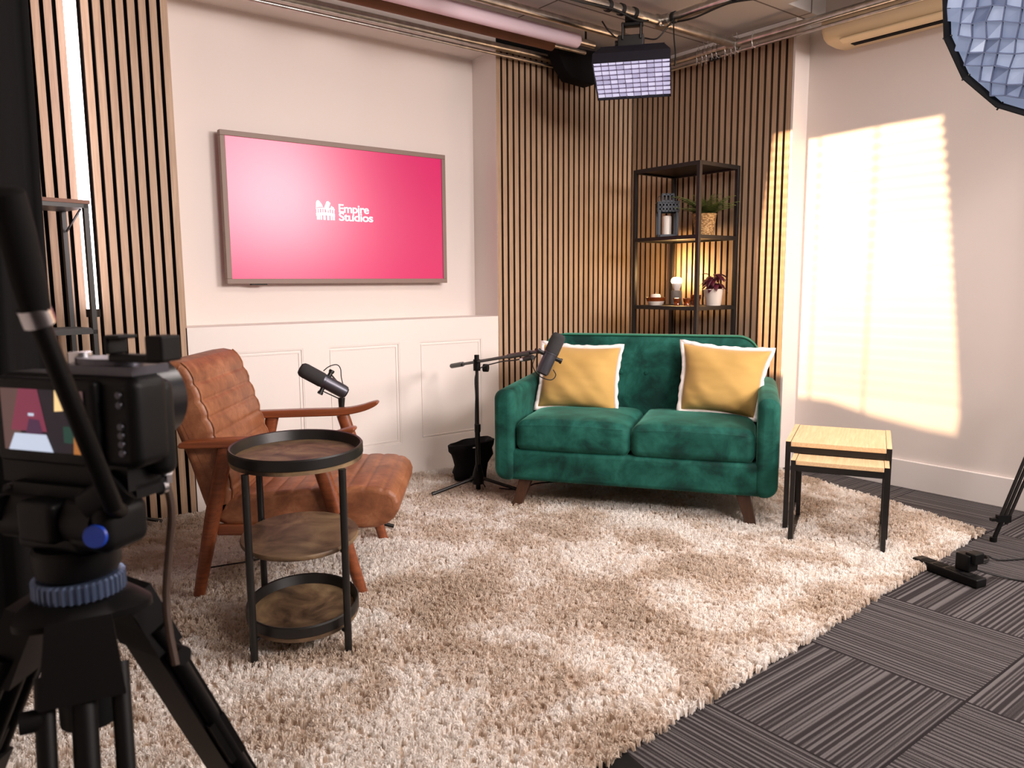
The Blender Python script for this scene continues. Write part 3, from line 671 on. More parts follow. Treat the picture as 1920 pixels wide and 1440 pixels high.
c = B(); c.tube([(-1.679, -.524, .03), (-1.679, -.524, .06)], .012, 12); c.lathe([(.030, .06), (.030, .10), (.016, .155), (.010, .165)], 20, (-1.679, -.524, 0)); c.build('hub', 'blkp', bs, True)
for e in ((-1.925, -.47, .034), (-1.535, -.73, .034), (-1.60, -.30, .034)):
    c = B(); c.tube([(-1.679, -.524, .095), e], .0085, 10); v = Vector(e)-Vector((-1.679, -.524, .095)); c.tube([Vector(e)-v*.07, e], .011, 10); c.build('leg', 'blk', bs, True)
c = B(); c.tube(spline([mt+Vector((0, .05, -.015)), cl+bd*.45+Vector((0, 0, -.022)), cl+bd*.25+Vector((0, 0, -.02)), cl+Vector((.0, 0, -.05)), (-1.694, -.532, .5), (-1.70, -.535, .3), (-1.69, -.54, .12), (-1.66, -.56, .045)]), .003, 8)
c.tube([cl+bd*.52+Vector((0, 0, -.024)), cl+bd*.60+Vector((0, 0, -.022))], .0105, 12); c.build('cable', 'cable', bs, True)
B().tube([cl+bd*.49+Vector((0, 0, -.024)), cl+bd*.522+Vector((0, 0, -.024))], .0095, 12).build('connector', 'chrome', bs, True)

m2f, m2r = (-2.674, -.672, .742), (-2.496, -.718, .628)
fm = thing('microphone', 'dark studio microphone with foam windscreen standing behind the armchair arm', 'microphone', (-2.58, -.69, .68))
mic_parts(fm, m2f, m2r, None); yoke(fm, m2f, m2r, (.15, .12, .95), (-2.497, -.690, .615))
B().tube(spline([(-2.58, -.69, .725), (-2.556, -.694, .742), (-2.525, -.70, .748), (-2.508, -.70, .73), (-2.505, -.70, .69), (-2.497, -.71, .64), (-2.49, -.715, .625)]), .0022, 8).build('cable', 'cable', fm, True)
ms2 = thing('microphone_stand', 'thin black microphone stand rising behind the armchair', 'microphone stand', (-2.505, -.69, 0))
c = B(); c.tube([(-2.505, -.69, .06), (-2.505, -.69, .40)], .011, 12); c.tube([(-2.505, -.69, .38), (-2.505, -.69, .56)], .0075, 12); c.tube([(-2.505, -.69, .38), (-2.505, -.69, .41)], .013, 12)
c.tube([(-2.505, -.69, .555), (-2.503, -.69, .605)], [.011, .015], 12); c.build('pole', 'blk', ms2, True)
c = B(); c.lathe([(.028, .06), (.028, .09), (.014, .14)], 18, (-2.505, -.69, 0)); c.build('hub', 'blkp', ms2, True)
for e in ((-2.33, -.80, .034), (-2.60, -.50, .034), (-2.63, -.79, .034)):
    B().tube([(-2.505, -.69, .09), e], .008, 10).build('leg', 'blk', ms2, True)

# ------------------------------------------------------------------ black cloth bag behind the boom stand
c = B(); n = 40; prof = [(.05, .0), (.085, .012), (.098, .05), (.096, .10), (.110, .15), (.112, .185), (.120, .205), (.122, .235), (.112, .24), (.100, .225), (.06, .19), (.001, .185)]
vs = []; fs = []
for i, (r, z) in enumerate(prof):
    for k in range(n):
        a = 2*math.pi*k/n; rr = r*(1+.26*noise.noise(Vector((math.cos(a)*1.6, math.sin(a)*1.6, z*11)))+.05*math.sin(3*a+z*20)); sag = -.022*min(1, z/.2)+.014*math.sin(a+2.4)*min(1, z/.2)
        vs.append((-1.585+rr*1.22*math.cos(a)*.86+rr*.1, -.315+rr*math.sin(a)*.80, .02+z+sag))
for i in range(len(prof)-1):
    for k in range(n): fs.append((i*n+k, i*n+(k+1) % n, (i+1)*n+(k+1) % n, (i+1)*n+k))
fs.append(tuple(range(n))[::-1]); c.add(vs, fs)
bag = thing('sandbag', 'slumped black cloth bag on the rug behind the boom stand', 'bag', (-1.585, -.315, 0)); c.build('body', 'black_matt', bag, True, smooth=70)
B().box((-1.640, -.408, .222), (.045, .002, .006), R(-25)).build('tag', 'white', bag, True, smooth=0)

# ------------------------------------------------------------------ corner shelf and what stands on it
SX0, SX1, SY0, SY1 = -.405, -.035, -.885, -.388; bw = .022
sh = thing('shelving_unit', 'tall black metal shelving unit in the corner behind the sofa', 'shelf', ((SX0+SX1)/2, (SY0+SY1)/2, 0))
for x in (SX0, SX1-bw):
    for y in (SY0, SY1-bw): B().bb(x, x+bw, y, y+bw, .0, 1.752).build('post', 'blk', sh, True, smooth=0, bevel=.001)
for i, z in enumerate((1.752, 1.348, .944, .54, .136)):
    c = B(); c.bb(SX0+bw, SX1-bw, SY0, SY0+bw, z-bw, z); c.bb(SX0+bw, SX1-bw, SY1-bw, SY1, z-bw, z); c.bb(SX0, SX0+bw, SY0+bw, SY1-bw, z-bw, z); c.bb(SX1-bw, SX1, SY0+bw, SY1-bw, z-bw, z)
    c.bb(SX0+bw, SX1-bw, SY0+bw, SY1-bw, z-.012, z-.002); c.build('shelf', 'blk', sh, True, smooth=0)
Z1, Z2 = 1.348, .944
# lantern
ln = thing('lantern', 'dark grey metal lantern with punched holes and a white candle inside', 'lantern', (-.275, -.545, Z1), R(-42))
c = B(); s = .053
for sx_ in (-1, 1):
    for sy_ in (-1, 1): c.bb(sx_*s-.008, sx_*s+.008, sy_*s-.008, sy_*s+.008, .002, .150)
c.bb(-s-.008, s+.008, -s-.008, s+.008, 0, .018)
c.build('body', 'lant', ln, smooth=0) if 'lant' in M else None
M['lant'] = plain('dark_grey_tin', (58, 62, 68), .5, metal=.4)
c.build('body', 'lant', ln, smooth=0, bevel=.001)
c = B(); 
for a in range(4):
    q_ = Matrix.Rotation(R(90*a), 4, 'Z'); c.M = q_
    c.bb(-s-.006, s+.006, -s-.006, -s-.003, .150, .160); c.bb(-s-.006, s+.006, -s-.006, -s-.003, .172, .184); c.bb(-s-.006, s+.006, -s-.006, -s-.003, .196, .206)
    for i in range(7):
        x = -s-.006+i*(2*s+.012)/6; c.bb(x-.005, x+.005, -s-.006, -s-.003, .150, .206)
c.M = Matrix.Identity(4); c.bb(-s-.013, s+.013, -s-.013, s+.013, .206, .210); c.build('cap', 'lant', ln, smooth=0)
c = B(); k_ = .033
for a in range(4):
    c.M = Matrix.Rotation(R(90*a), 4, 'Z'); c.bb(-k_, k_, -k_, -k_+.003, .210, .220); c.bb(-k_, k_, -k_, -k_+.003, .248, .256)
    for i in range(4): x = -k_+i*2*k_/3; c.bb(x-.004, x+.004, -k_, -k_+.003, .21, .256)
c.M = Matrix.Identity(4); c.bb(-k_-.005, k_+.005, -k_-.005, k_+.005, .256, .259); c.build('chimney', 'lant', ln, smooth=0)
B().tube(spline([(-.036, 0, .245), (-.052, 0, .245), (-.056, 0, .225), (-.042, 0, .210)]), .002, 6).build('handle', 'lant', ln)
B().tube(spline([(.036, 0, .245), (.052, 0, .245), (.056, 0, .225), (.042, 0, .210)]), .002, 6).build('handle', 'lant', ln)
cd = thing('pillar_candle', 'tall white pillar candle standing inside the grey lantern', 'candle', (-.275, -.545, Z1+.014))
B().lathe([(.0001, 0), (.026, 0), (.026, .112), (.022, .116), (.0001, .113)], 28).build('wax', 'candle', cd); B().tube([(0, 0, .112), (.001, 0, .122)], .001, 6).build('wick', 'cable', cd)
# fern
fp = thing('potted_fern', 'green fern in a woven straw basket pot on the upper shelf', 'potted plant', (-.165, -.735, Z1))
B().lathe([(.0001, 0), (.052, 0), (.056, .02), (.070, .125), (.074, .132), (.068, .134), (.060, .118), (.0001, .115)], 40).build('pot', 'basket', fp)
c = B()
for i in range(60):
    a = random.uniform(0, 2*math.pi); L = random.uniform(.10, .20); up = random.uniform(.05, .15); d = Vector((math.cos(a), math.sin(a), 0)); sd = Vector((-math.sin(a), math.cos(a), 0))
    pts = [Vector((0, 0, .115))+d*(L*t_)*(.55+.45*t_)+Vector((0, 0, up*t_*(1.35-.5*t_))) for t_ in [j/14 for j in range(15)]]
    c.tube(pts, .0009, 5, mi=0)
    for j in range(2, 15):
        w_ = .036*math.sin(math.pi*min(1, (j/15)**.7))+.004
        for s_ in (-1, 1):
            p = pts[j]; tip = p+sd*s_*w_+d*w_*.5+Vector((0, 0, -.003)); q1 = p+d*.0062; q2 = p-d*.0062
            c.add([q1, tip+d*.002, tip-d*.002, q2, (q1+q2)/2+Vector((0, 0, .0012))], [(0, 1, 4), (1, 2, 4), (2, 3, 4), (0, 3, 2, 1)])
c.build('fronds', 'fern', fp, smooth=0)
# coleus
cp = thing('potted_plant', 'purple-leaved plant in a white enamel pot on the lower shelf', 'potted plant', (-.165, -.815, Z2))
B().lathe([(.0001, 0), (.042, 0), (.045, .004), (.056, .088), (.060, .094), (.057, .097), (.052, .090), (.0001, .082)], 36).build('pot', 'ceramic', cp)
c = B()
def leaf(base, d, L, W_, droop):
    d = Vector(d).normalized(); sd = d.cross(Vector((0, 0, 1))).normalized(); n_ = 7; L_, Rr, Mi = [], [], []
    for j in range(n_+1):
        t_ = j/n_; cpt = Vector(base)+d*L*t_+Vector((0, 0, -droop*L*t_*t_)); w_ = W_*math.sin(math.pi*t_**.75)**.8*.5
        Mi.append(cpt); L_.append(cpt+sd*w_+Vector((0, 0, .25*w_))); Rr.append(cpt-sd*w_+Vector((0, 0, .25*w_)))
    vs = L_+Mi+Rr; k_ = n_+1
    c.add(vs, [(j, j+1, k_+j+1, k_+j) for j in range(n_)]+[(k_+j, k_+j+1, 2*k_+j+1, 2*k_+j) for j in range(n_)])
for i in range(26):
    a = i*2.4; z = .11+.075*random.random(); r0_ = random.uniform(.005, .03)
    b_ = Vector((math.cos(a)*r0_, math.sin(a)*r0_, z)); leaf(b_, (math.cos(a), math.sin(a), random.uniform(-.3, .5)), random.uniform(.05, .075), random.uniform(.032, .045), random.uniform(.3, 1.0))
lf = c.build('leaves', 'coleus', cp, smooth=180); sm_ = lf.modifiers.new('thick', 'SOLIDIFY'); sm_.thickness = .0008
c = B()
for i in range(5): a = i*1.3; c.tube([(math.cos(a)*.01, math.sin(a)*.01, .08), (math.cos(a)*.02, math.sin(a)*.02, .17)], .002, 6)
c.build('stem', 'coleus', cp)
# candle bowl, lamp, glasses
bw_ = thing('candle_bowl', 'amber and white glass bowl on the lower shelf beside the lit lamp', 'bowl', (-.305, -.492, Z2))
B().lathe([(.0001, 0), (.040, 0), (.052, .022), (.053, .024)], 36, mi=0).build('base', 'ceramic', bw_)
B().lathe([(.053, .024), (.064, .048), (.0655, .0485), (.062, .046), (.050, .026), (.0001, .022)], 36).build('rim', 'amber', bw_)
c2 = thing('pillar_candle', 'short white candle sitting in the amber and white bowl', 'candle', (-.305, -.492, Z2+.023))
B().lathe([(.0001, 0), (.030, 0), (.030, .036), (.024, .044), (.0001, .046)], 28).build('wax', 'candle', c2); B().tube([(0, 0, .045), (.001, .002, .054)], .001, 6).build('wick', 'candle', c2)
lp = thing('table_lamp', 'small lamp with a glowing bare bulb on a grey concrete base', 'lamp', (-.120, -.500, Z2))
B().lathe([(.0001, 0), (.034, 0), (.036, .003), (.033, .085), (.031, .088), (.0001, .088)], 32).build('base', 'concrete', lp)
B().lathe([(.016, .088), (.020, .098), (.028, .118), (.030, .130), (.030, .132), (.0001, .132)], 28).build('bulb_collar', 'white', lp)
B().lathe([(.030, .1322), (.0345, .142), (.035, .150), (.030, .162), (.018, .169), (.0001, .171)], 28).build('bulb', 'bulb', lp)
pl2 = bpy.data.lights.new('lamp_glow', 'POINT'); pl2.energy = 8.5; pl2.color = (1, .62, .26); pl2.shadow_soft_size = .03
plo = bpy.data.objects.new('lamp_glow', pl2); COL.objects.link(plo); plo.parent = lp; plo.location = (0, 0, .19)
for (x, y, lab, mt_, s_) in ((-.300, -.655, 'small amber tealight glass nearest the lit lamp', 'amber', 1), (-.270, -.705, 'small amber tealight glass with a silver top', 'amber', 1), (-.170, -.690, 'larger amber glass cup behind the two tealights', 'amber', 1.4)):
    g_ = thing('tealight_glass', lab, 'glass', (x, y, Z2), 0, 'amber glasses on the lower shelf')
    B().lathe([(.0001, 0), (.018*s_, 0), (.017*s_, .012*s_), (.016*s_, .016*s_), (.022*s_, .028*s_), (.023*s_, .044*s_), (.021*s_, .0445*s_), (.019*s_, .03*s_), (.0001, .024*s_)], 28).build('bowl', mt_, g_)
    B().lathe([(.0001, .026*s_), (.018*s_, .026*s_), (.018*s_, .040*s_), (.0001, .041*s_)], 20).build('candle', 'candle' if s_ > 1 else 'chrome' if 'silver' in lab else 'candle', g_)

# ------------------------------------------------------------------ left shelving and light tube
ls = thing('shelving_unit', 'black metal rack with brown boards beside the glowing tube', 'shelf', (-3.335, -.275, 0), R(14))
pw = .018
for x in (-.5, -pw):
    for y in (0, .20): B().bb(x, x+pw, y, y+pw, .0, 1.395).build('post', 'blk', ls, smooth=0)
for z, m_ in ((1.41, 'shelfwood'), (.925, 'blk'), (.44, 'blk')):
    c = B(); c.bb(-.5, 0, 0, .218, z-.030, z-.014)
    c.build('frame', 'blk', ls, smooth=0)
    c = B()
    if m_ == 'shelfwood': c.bb(-.505, .004, -.004, .222, z-.014, z)
    else:
        for i in range(16): c.bb(-.5, 0, .004+i*.0135, .009+i*.0135, z-.014, z-.008)
    c.build('shelf', m_, ls, smooth=0)
for z in (1.30,): B().beam((-.009, .19, z), (-.009, .05, z+.08), .006).build('brace', 'blk', ls, smooth=0)
lt = thing('light_tube', 'tall glowing white light tube standing against the left slats', 'lamp', (-3.318, -.10, 0))
B().tube([(-3.318, -.10, .985), (-3.318, -.10, 2.44)], .0225, 20).build('tube', 'tube', lt, True)
c = B(); c.tube([(-3.318, -.10, .955), (-3.318, -.10, .988)], .026, 18); c.tube([(-3.318, -.10, .03), (-3.318, -.10, .96)], .012, 12)
c.build('stand', 'blk', lt, True); B().tube([(-3.318, -.10, 2.438), (-3.318, -.10, 2.47)], .026, 18).build('end_cap', 'blk', lt, True)
c = B()
for e in ((-3.10, -.06), (-3.42, -.30), (-3.5, -.05)): c.tube([(-3.318, -.10, .12), (e[0], e[1], .03)], .008, 8)
c.build('foot', 'blk', lt, True)

# ------------------------------------------------------------------ black drape, left foreground
c = B(); n = 70; vs = []; a_ = Vector((-3.604, -1.292, 0)); d_ = Vector((-.98, -.2, 0)).normalized(); nn = Vector((d_.y, -d_.x, 0))
for k_, z in enumerate([.03, .6, 1.2, 1.8, 2.46]):
    for i in range(n+1):
        s_ = .95*i/n; off = .035*math.sin(s_*38+.3*k_)+.012*math.sin(s_*91)
        p = a_+d_*(s_)+nn*off*min(1, s_*12+.15)+Vector((-.03*(1-z/2.46)-.0, 0, z)); vs.append(p)
fs = [(k_*(n+1)+i, k_*(n+1)+i+1, (k_+1)*(n+1)+i+1, (k_+1)*(n+1)+i) for k_ in range(4) for i in range(n)]
c.add(vs, fs); dr = thing('curtain', 'black blackout drape hanging from ceiling height behind the camera tripod', 'curtain', (-4.0, -1.4, 0))
cl_ = c.build('cloth', 'black_matt', dr, True, smooth=180); sm_ = cl_.modifiers.new('thick', 'SOLIDIFY'); sm_.thickness = .004
B().tube([(-3.58, -1.29, 2.475), (-4.6, -1.49, 2.475)], .012, 10).build('rail', 'blk', dr, True)

# ------------------------------------------------------------------ overhead pipes
PZ = 2.42
def pipe(label, p, q_, r=.024, cables=(), name='pipe'):
    t_ = thing(name, label, 'pipe', p, 0, 'overhead rigging pipes'); B().tube([p, q_], r, 20).build('tube', 'pipe', t_, True); return t_
pA = pipe('thick metal rigging pipe running along above the television alcove', (-3.6, -.045, 2.412), (-.30, -.045, 2.412), .021)
pA2 = pipe('thin metal pipe directly under the thick one above the television', (-3.6, -.052, 2.368), (-.60, -.052, 2.368), .010)
pB = pipe('metal rigging pipe along the right wall in front of the air conditioner', (-.105, -.02, PZ), (-.105, -3.2, PZ), .020)
pB2 = pipe('thin metal pipe below the right wall rigging pipe', (-.088, -.02, PZ-.040), (-.088, -3.2, PZ-.040), .009)
pC = pipe('metal rigging pipe carrying the small hanging softbox', (-3.0, -.865, PZ), (-.105, -.865, PZ), .024)
pD = pipe('metal cross pipe with black cable strapped along it', (-.72, -.865, PZ+.0), (-.72, -3.4, PZ+.0), .024)
pE = pipe('shiny metal rigging pipe above the white paper roll', (-3.4, -.575, PZ), (-.62, -.575, PZ), .022)
def strap(root, p, axis, r=.029, w_=.02):
    a = Vector(axis).normalized(); B().tube([Vector(p)-a*w_/2, Vector(p)+a*w_/2], r, 18).build('strap', 'cable', root, True)
for y in (-.95, -1.32, -1.36): strap(pD, (-.72, y, PZ), (0, 1, 0))
B().tube(spline([(-.73, -.98, PZ-.03), (-.745, -1.1, PZ-.045), (-.735, -1.25, PZ-.03), (-.73, -1.34, PZ-.032), (-.70, -1.5, PZ-.05), (-.64, -1.65, PZ-.045)]), .005, 8).build('cable', 'cable', pD, True)
for x in (-1.02, -1.11, -.93): strap(pC, (x, -.865, PZ), (1, 0, 0))
B().tube(spline([(-2.2, -.885, PZ-.02), (-1.6, -.89, PZ-.035), (-1.3, -.885, PZ-.03), (-1.1, -.89, PZ-.02), (-.95, -.9, PZ-.045), (-.86, -.9, PZ-.03)]), .005, 8).build('cable', 'cable', pC, True)
c = B(); c.tube([(-.76, -.865, PZ), (-.68, -.865, PZ)], .032, 20); c.tube([(-.72, -.865, PZ), (-.72, -.92, PZ)], .032, 20); c.lathe([(.0001, 0), (.034, .004), (.03, .03), (.0001, .034)], 16, (-.72, -.865, PZ-.034)); c.build('joint', 'pipe', pC, True)
B().tube([(-.13, -.865, PZ), (-.08, -.865, PZ)], .033, 18).build('joint', 'pipe', pC, True)
c = B()
for y in (-.62, -.66, -.69, -.73, -.76, -.82, -.86, -.89, -1.00):
    c = B()
    c.tube([(-.105+.026*math.cos(R(40*k)), y, PZ-.012+.040*math.sin(R(40*k))) for k in range(10)], .0022, 6, caps=False)
    h_ = random.uniform(.02, .045); c.tube([(-.128, y, PZ-.04), (-.14, y-.01, PZ-.04-h_)], .0016, 6); c.tube([(-.105, y, PZ+.025), (-.11, y+.006, PZ+.025+h_*.8)], .0014, 6)
    c.build('cable_tie', 'clear', pB, True)
B().tube([(-.10, -.70, PZ-.048), (-.10, -.76, PZ-.048)], .012, 10).build('tape', 'cable', pB, True)
c = B()
for x in (-.545, -.52, -.50):
    c = B()
    c.tube([(x, -.048+.028*math.cos(R(40*k)), 2.392+.045*math.sin(R(40*k))) for k in range(10)], .0022, 6, caps=False); c.tube([(x, -.065, 2.36), (x+.01, -.075, 2.30)], .002, 6)
    c.build('cable_tie', 'clear', pA, True)

rl = thing('backdrop_roll', 'white paper backdrop roll hanging among the ceiling pipes', 'roll', (-2, -.44, 2.39))
B().tube([(-3.5, -.445, 2.390), (-.925, -.445, 2.390)], .037, 28).build('paper', 'paper', rl, True)
B().tube([(-.93, -.445, 2.390), (-.80, -.445, 2.390)], .019, 18).build('core', 'pipe', rl, True)
B().tube([(-2.9, -.445, 2.425), (-2.9, -.445, 2.5)], .006, 8).build('hanger', 'blk', rl, True)
B().tube([(-.86, -.445, 2.405), (-.86, -.445, 2.5)], .006, 8).build('hanger', 'blk', rl, True)
rb = thing('backdrop_roll', 'brown kraft backdrop roll tucked behind the white roll', 'roll', (-2, -.27, 2.40))
B().tube([(-3.5, -.27, 2.405), (-.955, -.27, 2.405)], .032, 24).build('paper', 'kraft', rb, True)
B().tube([(-.96, -.27, 2.405), (-.70, -.27, 2.405)], .012, 14).build('core', 'pipe', rb, True)
B().tube([(-.78, -.27, 2.41), (-.78, -.27, 2.5)], .006, 8).build('hanger', 'blk', rb, True)
# black flag in the ceiling corner
c = B(); c.slab([(-.86, 2.44), (-.80, 2.335), (-.735, 2.272), (-.56, 2.262), (-.49, 2.30), (-.40, 2.40), (-.38, 2.47)], -.20, -.10, .012, 3)
fl = c.build('ceiling_fixture', 'black_matt', smooth=50); tag(fl, 'black angular fixture hanging in the ceiling corner behind the small softbox', 'fixture')

ml4 = [emis('softbox_cloth_bright', (216, 224, 246), .66), emis('softbox_cloth_even', (188, 200, 230), .52), emis('softbox_cloth_soft', (164, 178, 212), .42), emis('softbox_cloth_dim', (132, 146, 182), .34)]  # shading of the grid cells painted in as steps of glow
M['octastrip'] = plain('blue_grey_cloth', (84, 94, 120), .9); M['boxstrip'] = plain('violet_grey_cloth', (118, 112, 140), .9)
def cells(c, ix, iy, st, z0, inside_, jit=.16, weights=(3, 4, 4, 2)):
    vs = {}
    def node(i, j):
        if (i, j) not in vs: vs[i, j] = (i*st[0]+random.uniform(-jit, jit)*st[0]*.5, j*st[1]+random.uniform(-jit, jit)*st[1]*.5)
        return vs[i, j]
    for i in range(*ix):
        for j in range(*iy):
            P = [node(i, j), node(i+1, j), node(i+1, j+1), node(i, j+1)]
            if not all(inside_(*p) for p in P): continue
            mx_, my_ = sum(p[0] for p in P)/4, sum(p[1] for p in P)/4; q = [(mx_+(x-mx_)*.95, my_+(y-my_)*.95, z0+random.uniform(0, .010)*(jit > .2)) for x, y in P]
            o = random.choices(range(4), weights)[0]
            if jit > .2 and random.random() < .3: c.add(q, [(0, 1, 2), (0, 2, 3)][:1], o); c.add(q, [(0, 2, 3)], min(3, o+1))
            else: c.add(q, [(0, 1, 2, 3)], o)
    return vs
# small softbox
sb = thing('softbox', 'small rectangular softbox with white honeycomb grid hanging from the ceiling pipe', 'studio light', (-.885, -.822, 2.18), R(-51))
TL_ = R(-23)   # tilt of the front towards the viewer
Q = Matrix.Translation((0, 0, -.03)) @ Matrix.Rotation(TL_, 4, 'X')
def soft_frustum(w0, d0, w1, d1, z0, z1, th_):
    c = B(); c.M = Q
    for (a, b) in ((0, 1),):
        o = [(-w0/2, -d0/2, z0), (w0/2, -d0/2, z0), (w0/2, d0/2, z0), (-w0/2, d0/2, z0), (-w1/2, -d1/2, z1), (w1/2, -d1/2, z1), (w1/2, d1/2, z1), (-w1/2, d1/2, z1)]
        i = [(x*(1-th_/abs(w0)*2), y*(1-th_/abs(d0)*2), z) for x, y, z in o]
        c.add(o+i, [(0, 1, 5, 4), (1, 2, 6, 5), (2, 3, 7, 6), (3, 0, 4, 7), (8, 12, 13, 9), (9, 13, 14, 10), (10, 14, 15, 11), (11, 15, 12, 8), (0, 8, 9, 1), (1, 9, 10, 2), (2, 10, 11, 3), (3, 11, 8, 0), (4, 5, 13, 12), (5, 6, 14, 13), (6, 7, 15, 14), (7, 4, 12, 15)])
    return c
c = soft_frustum(.385, .30, .385, .30, -.045, .012, .003); 
c2_ = soft_frustum(.385, .30, .32, .20, .012, .085, .003); o_ = len(c.v); c.v += c2_.v; c.f += [tuple(i+o_ for i in f) for f in c2_.f]; c.m += c2_.m
c.M = Q; c.bb(-.16, .16, -.10, .10, .083, .090); c.build('housing', 'navy', sb, smooth=0) if 'navy' in M else None
M['navy'] = plain('black_nylon', (22, 20, 30), .7, spec=.3)
c.build('housing', 'navy', sb, smooth=0)
c = B(); c.M = Q; c.bb(-.189, .189, -.147, .147, .0, .004); c.build('diffuser', 'box', sb, smooth=0)
mlb = [emis('small_softbox_cloth_bright', (226, 218, 246), .86), emis('small_softbox_cloth_even', (216, 208, 240), .80), emis('small_softbox_cloth_soft', (204, 196, 230), .72), emis('small_softbox_cloth_dim', (160, 152, 196), .52)]  # same cloth in stepped glow, imitating the shading from cell to cell
c = B(); c.M = Q; cells(c, (-5, 5), (-4, 4), (.0378, .0368), -.030, lambda x, y: abs(x) < .195 and abs(y) < .152, .10, (5, 6, 3, 0)); c.build('grid_cloth', mlb, sb, smooth=0)
c = B(); c.M = Q
for i in range(1, 10): x = -.189+.0378*i; c.bb(x-.0011, x+.0011, -.147, .147, -.036, -.018)
for j in range(1, 8): y = -.1472+.0368*j; c.bb(-.189, .189, y-.0011, y+.0011, -.036, -.018)
c.build('grid', 'boxstrip', sb, smooth=0)
c = B(); c.bb(-.075, .055, -.05, .05, .055, .145); c.bb(-.055, -.045, -.06, .06, .12, .205); c.bb(.035, .045, -.06, .06, .12, .205); c.bb(-.06, .05, -.02, .02, .195, .215); c.build('bracket', 'blk', sb, smooth=0, bevel=.004)
c = B(); c.tube([(-.005, 0, .205), (-.005, 0, .235)], .014, 12); c.bb(-.04, .03, -.03, .03, .215, .24); c.tube([(-.09, -.02, .11), (-.06, -.02, .11)], .018, 12); c.build('clamp', 'blk', sb, smooth=40)
c = B(); c.tube(spline([(.06, -.02, .13), (.12, -.03, .12), (.17, -.03, .17), (.20, 0, .215)]), .004, 8); c.tube(spline([(.20, 0, .22), (.205, -.04, .12), (.215, -.09, .02), (.212, -.12, -.04)]), .0035, 8); c.tube(spline([(-.09, .0, .15), (-.13, 0, .19), (-.16, 0, .235)]), .004, 8)
c.build('cable', 'cable', sb)

# air conditioner
a2 = thing('air_conditioner', 'cream wall-mounted air conditioner under the ceiling', 'air conditioner', (XR, -2.0, 2.3))
prof = [(XR, 2.303), (.07, 2.298), (-.02, 2.304), (-.055, 2.322), (-.078, 2.355), (-.086, 2.40), (-.086, 2.438), (-.07, 2.452), (XR, 2.46)]
c = B(); c.slab(prof[::-1], -2.62, -1.375, .028, 5); c.build('casing', 'cream', a2, True, smooth=50)
B().bb(.026, .066, -2.52, -1.49, 2.2945, 2.304).build('outlet_slot', 'black_matt', a2, True, smooth=0)
B().bb(-.016, .020, -2.53, -1.475, 2.296, 2.305).build('vane', 'cream', a2, True, smooth=0, bevel=.003)
B().box((-.036, -2.0, 2.302), (.040, 1.06, .010), Matrix.Rotation(R(22), 3, 'Y').to_quaternion()).build('vane', 'cream', a2, True, smooth=0, bevel=.003)

# octagonal softbox and its stand
OC = Vector((-.696, -2.696, 2.062)); toc = (Vector((-3.92, -3.68, 1.08))-OC).normalized()
nrm_ = (toc+Vector((-.05, .34, -.10))).normalized()
ob = thing('octagonal_softbox', 'large round softbox with pale blue honeycomb grid at the top right', 'studio light', tuple(OC))
ux = nrm_.cross(Vector((0, 0, 1))).normalized()*-1; uy = nrm_.cross(ux).normalized()*-1
if uy.z < 0: uy = -uy
F_ = Matrix.Identity(4)
for i in range(3): F_[i][0] = ux[i]; F_[i][1] = uy[i]; F_[i][2] = nrm_[i]; F_[i][3] = OC[i]
NS = 16; RO = .432; rot0 = R(6)
c = B(); c.M = F_
prf = [(RO, .05), (RO, 0), (RO*.93, -.12), (RO*.7, -.26), (RO*.35, -.37), (.06, -.42)]
vs = []; 
for th_ in (0, .004):
    for (r, z) in prf:
        vs += [((r-th_)*math.cos(rot0+2*math.pi*k/NS), (r-th_)*math.sin(rot0+2*math.pi*k/NS), z) for k in range(NS)]
fs = []; np_ = len(prf)
for l in range(np_-1):
    for k in range(NS):
        k2 = (k+1) % NS; fs.append((l*NS+k, l*NS+k2, (l+1)*NS+k2, (l+1)*NS+k)[::-1]); o_ = np_*NS; fs.append((o_+l*NS+k, o_+l*NS+k2, o_+(l+1)*NS+k2, o_+(l+1)*NS+k))
for k in range(NS): k2 = (k+1) % NS; fs.append((k, k2, np_*NS+k2, np_*NS+k)); fs.append(((np_-1)*NS+k, (np_-1)*NS+k2, (2*np_-1)*NS+k2, (2*np_-1)*NS+k)[::-1])
c.add(vs, fs); c.build('shell', 'black_matt', ob, True, smooth=0)
c = B(); c.M = F_; c.add([((RO-.006)*math.cos(rot0+2*math.pi*k/NS), (RO-.006)*math.sin(rot0+2*math.pi*k/NS), z) for z in (-.004, 0) for k in range(NS)], [tuple(range(NS))[::-1], tuple(range(NS, 2*NS))]+[(k, (k+1) % NS, NS+(k+1) % NS, NS+k) for k in range(NS)]); c.build('diffuser', 'octa', ob, True, smooth=0)
c = B(); c.M = F_ @ Matrix.Rotation(R(-16), 4, 'Z'); st_ = .052; nn_ = int(RO/st_)+1
nodes = cells(c, (-nn_, nn_), (-nn_, nn_), (st_, st_), .016, lambda x, y: x*x+y*y < (RO-.004)**2, .30); c.build('grid_cloth', ml4, ob, True, smooth=0)
c = B(); c.M = F_ @ Matrix.Rotation(R(-16), 4, 'Z')
for (i, j), p in list(nodes.items()):
    for d_ in ((1, 0), (0, 1)):
        q = nodes.get((i+d_[0], j+d_[1]))
        if q and p[0]**2+p[1]**2 < (RO-.012)**2 and q[0]**2+q[1]**2 < (RO-.012)**2: c.beam((p[0], p[1], .018), (q[0], q[1], .018), .0030, None, .030, up=(0, 0, 1))
c.build('grid', 'octastrip', ob, True, smooth=0)
for k in range(NS):
    a = rot0+2*math.pi*k/NS; v = Vector((math.cos(a), math.sin(a), 0)); c = B(); c.M = F_; c.tube([v*(RO-.01)+Vector((0, 0, -.0)), v*(RO+.022)+Vector((0, 0, .012))], .0035, 8); c.build('rod_tip', 'blk', ob, True)
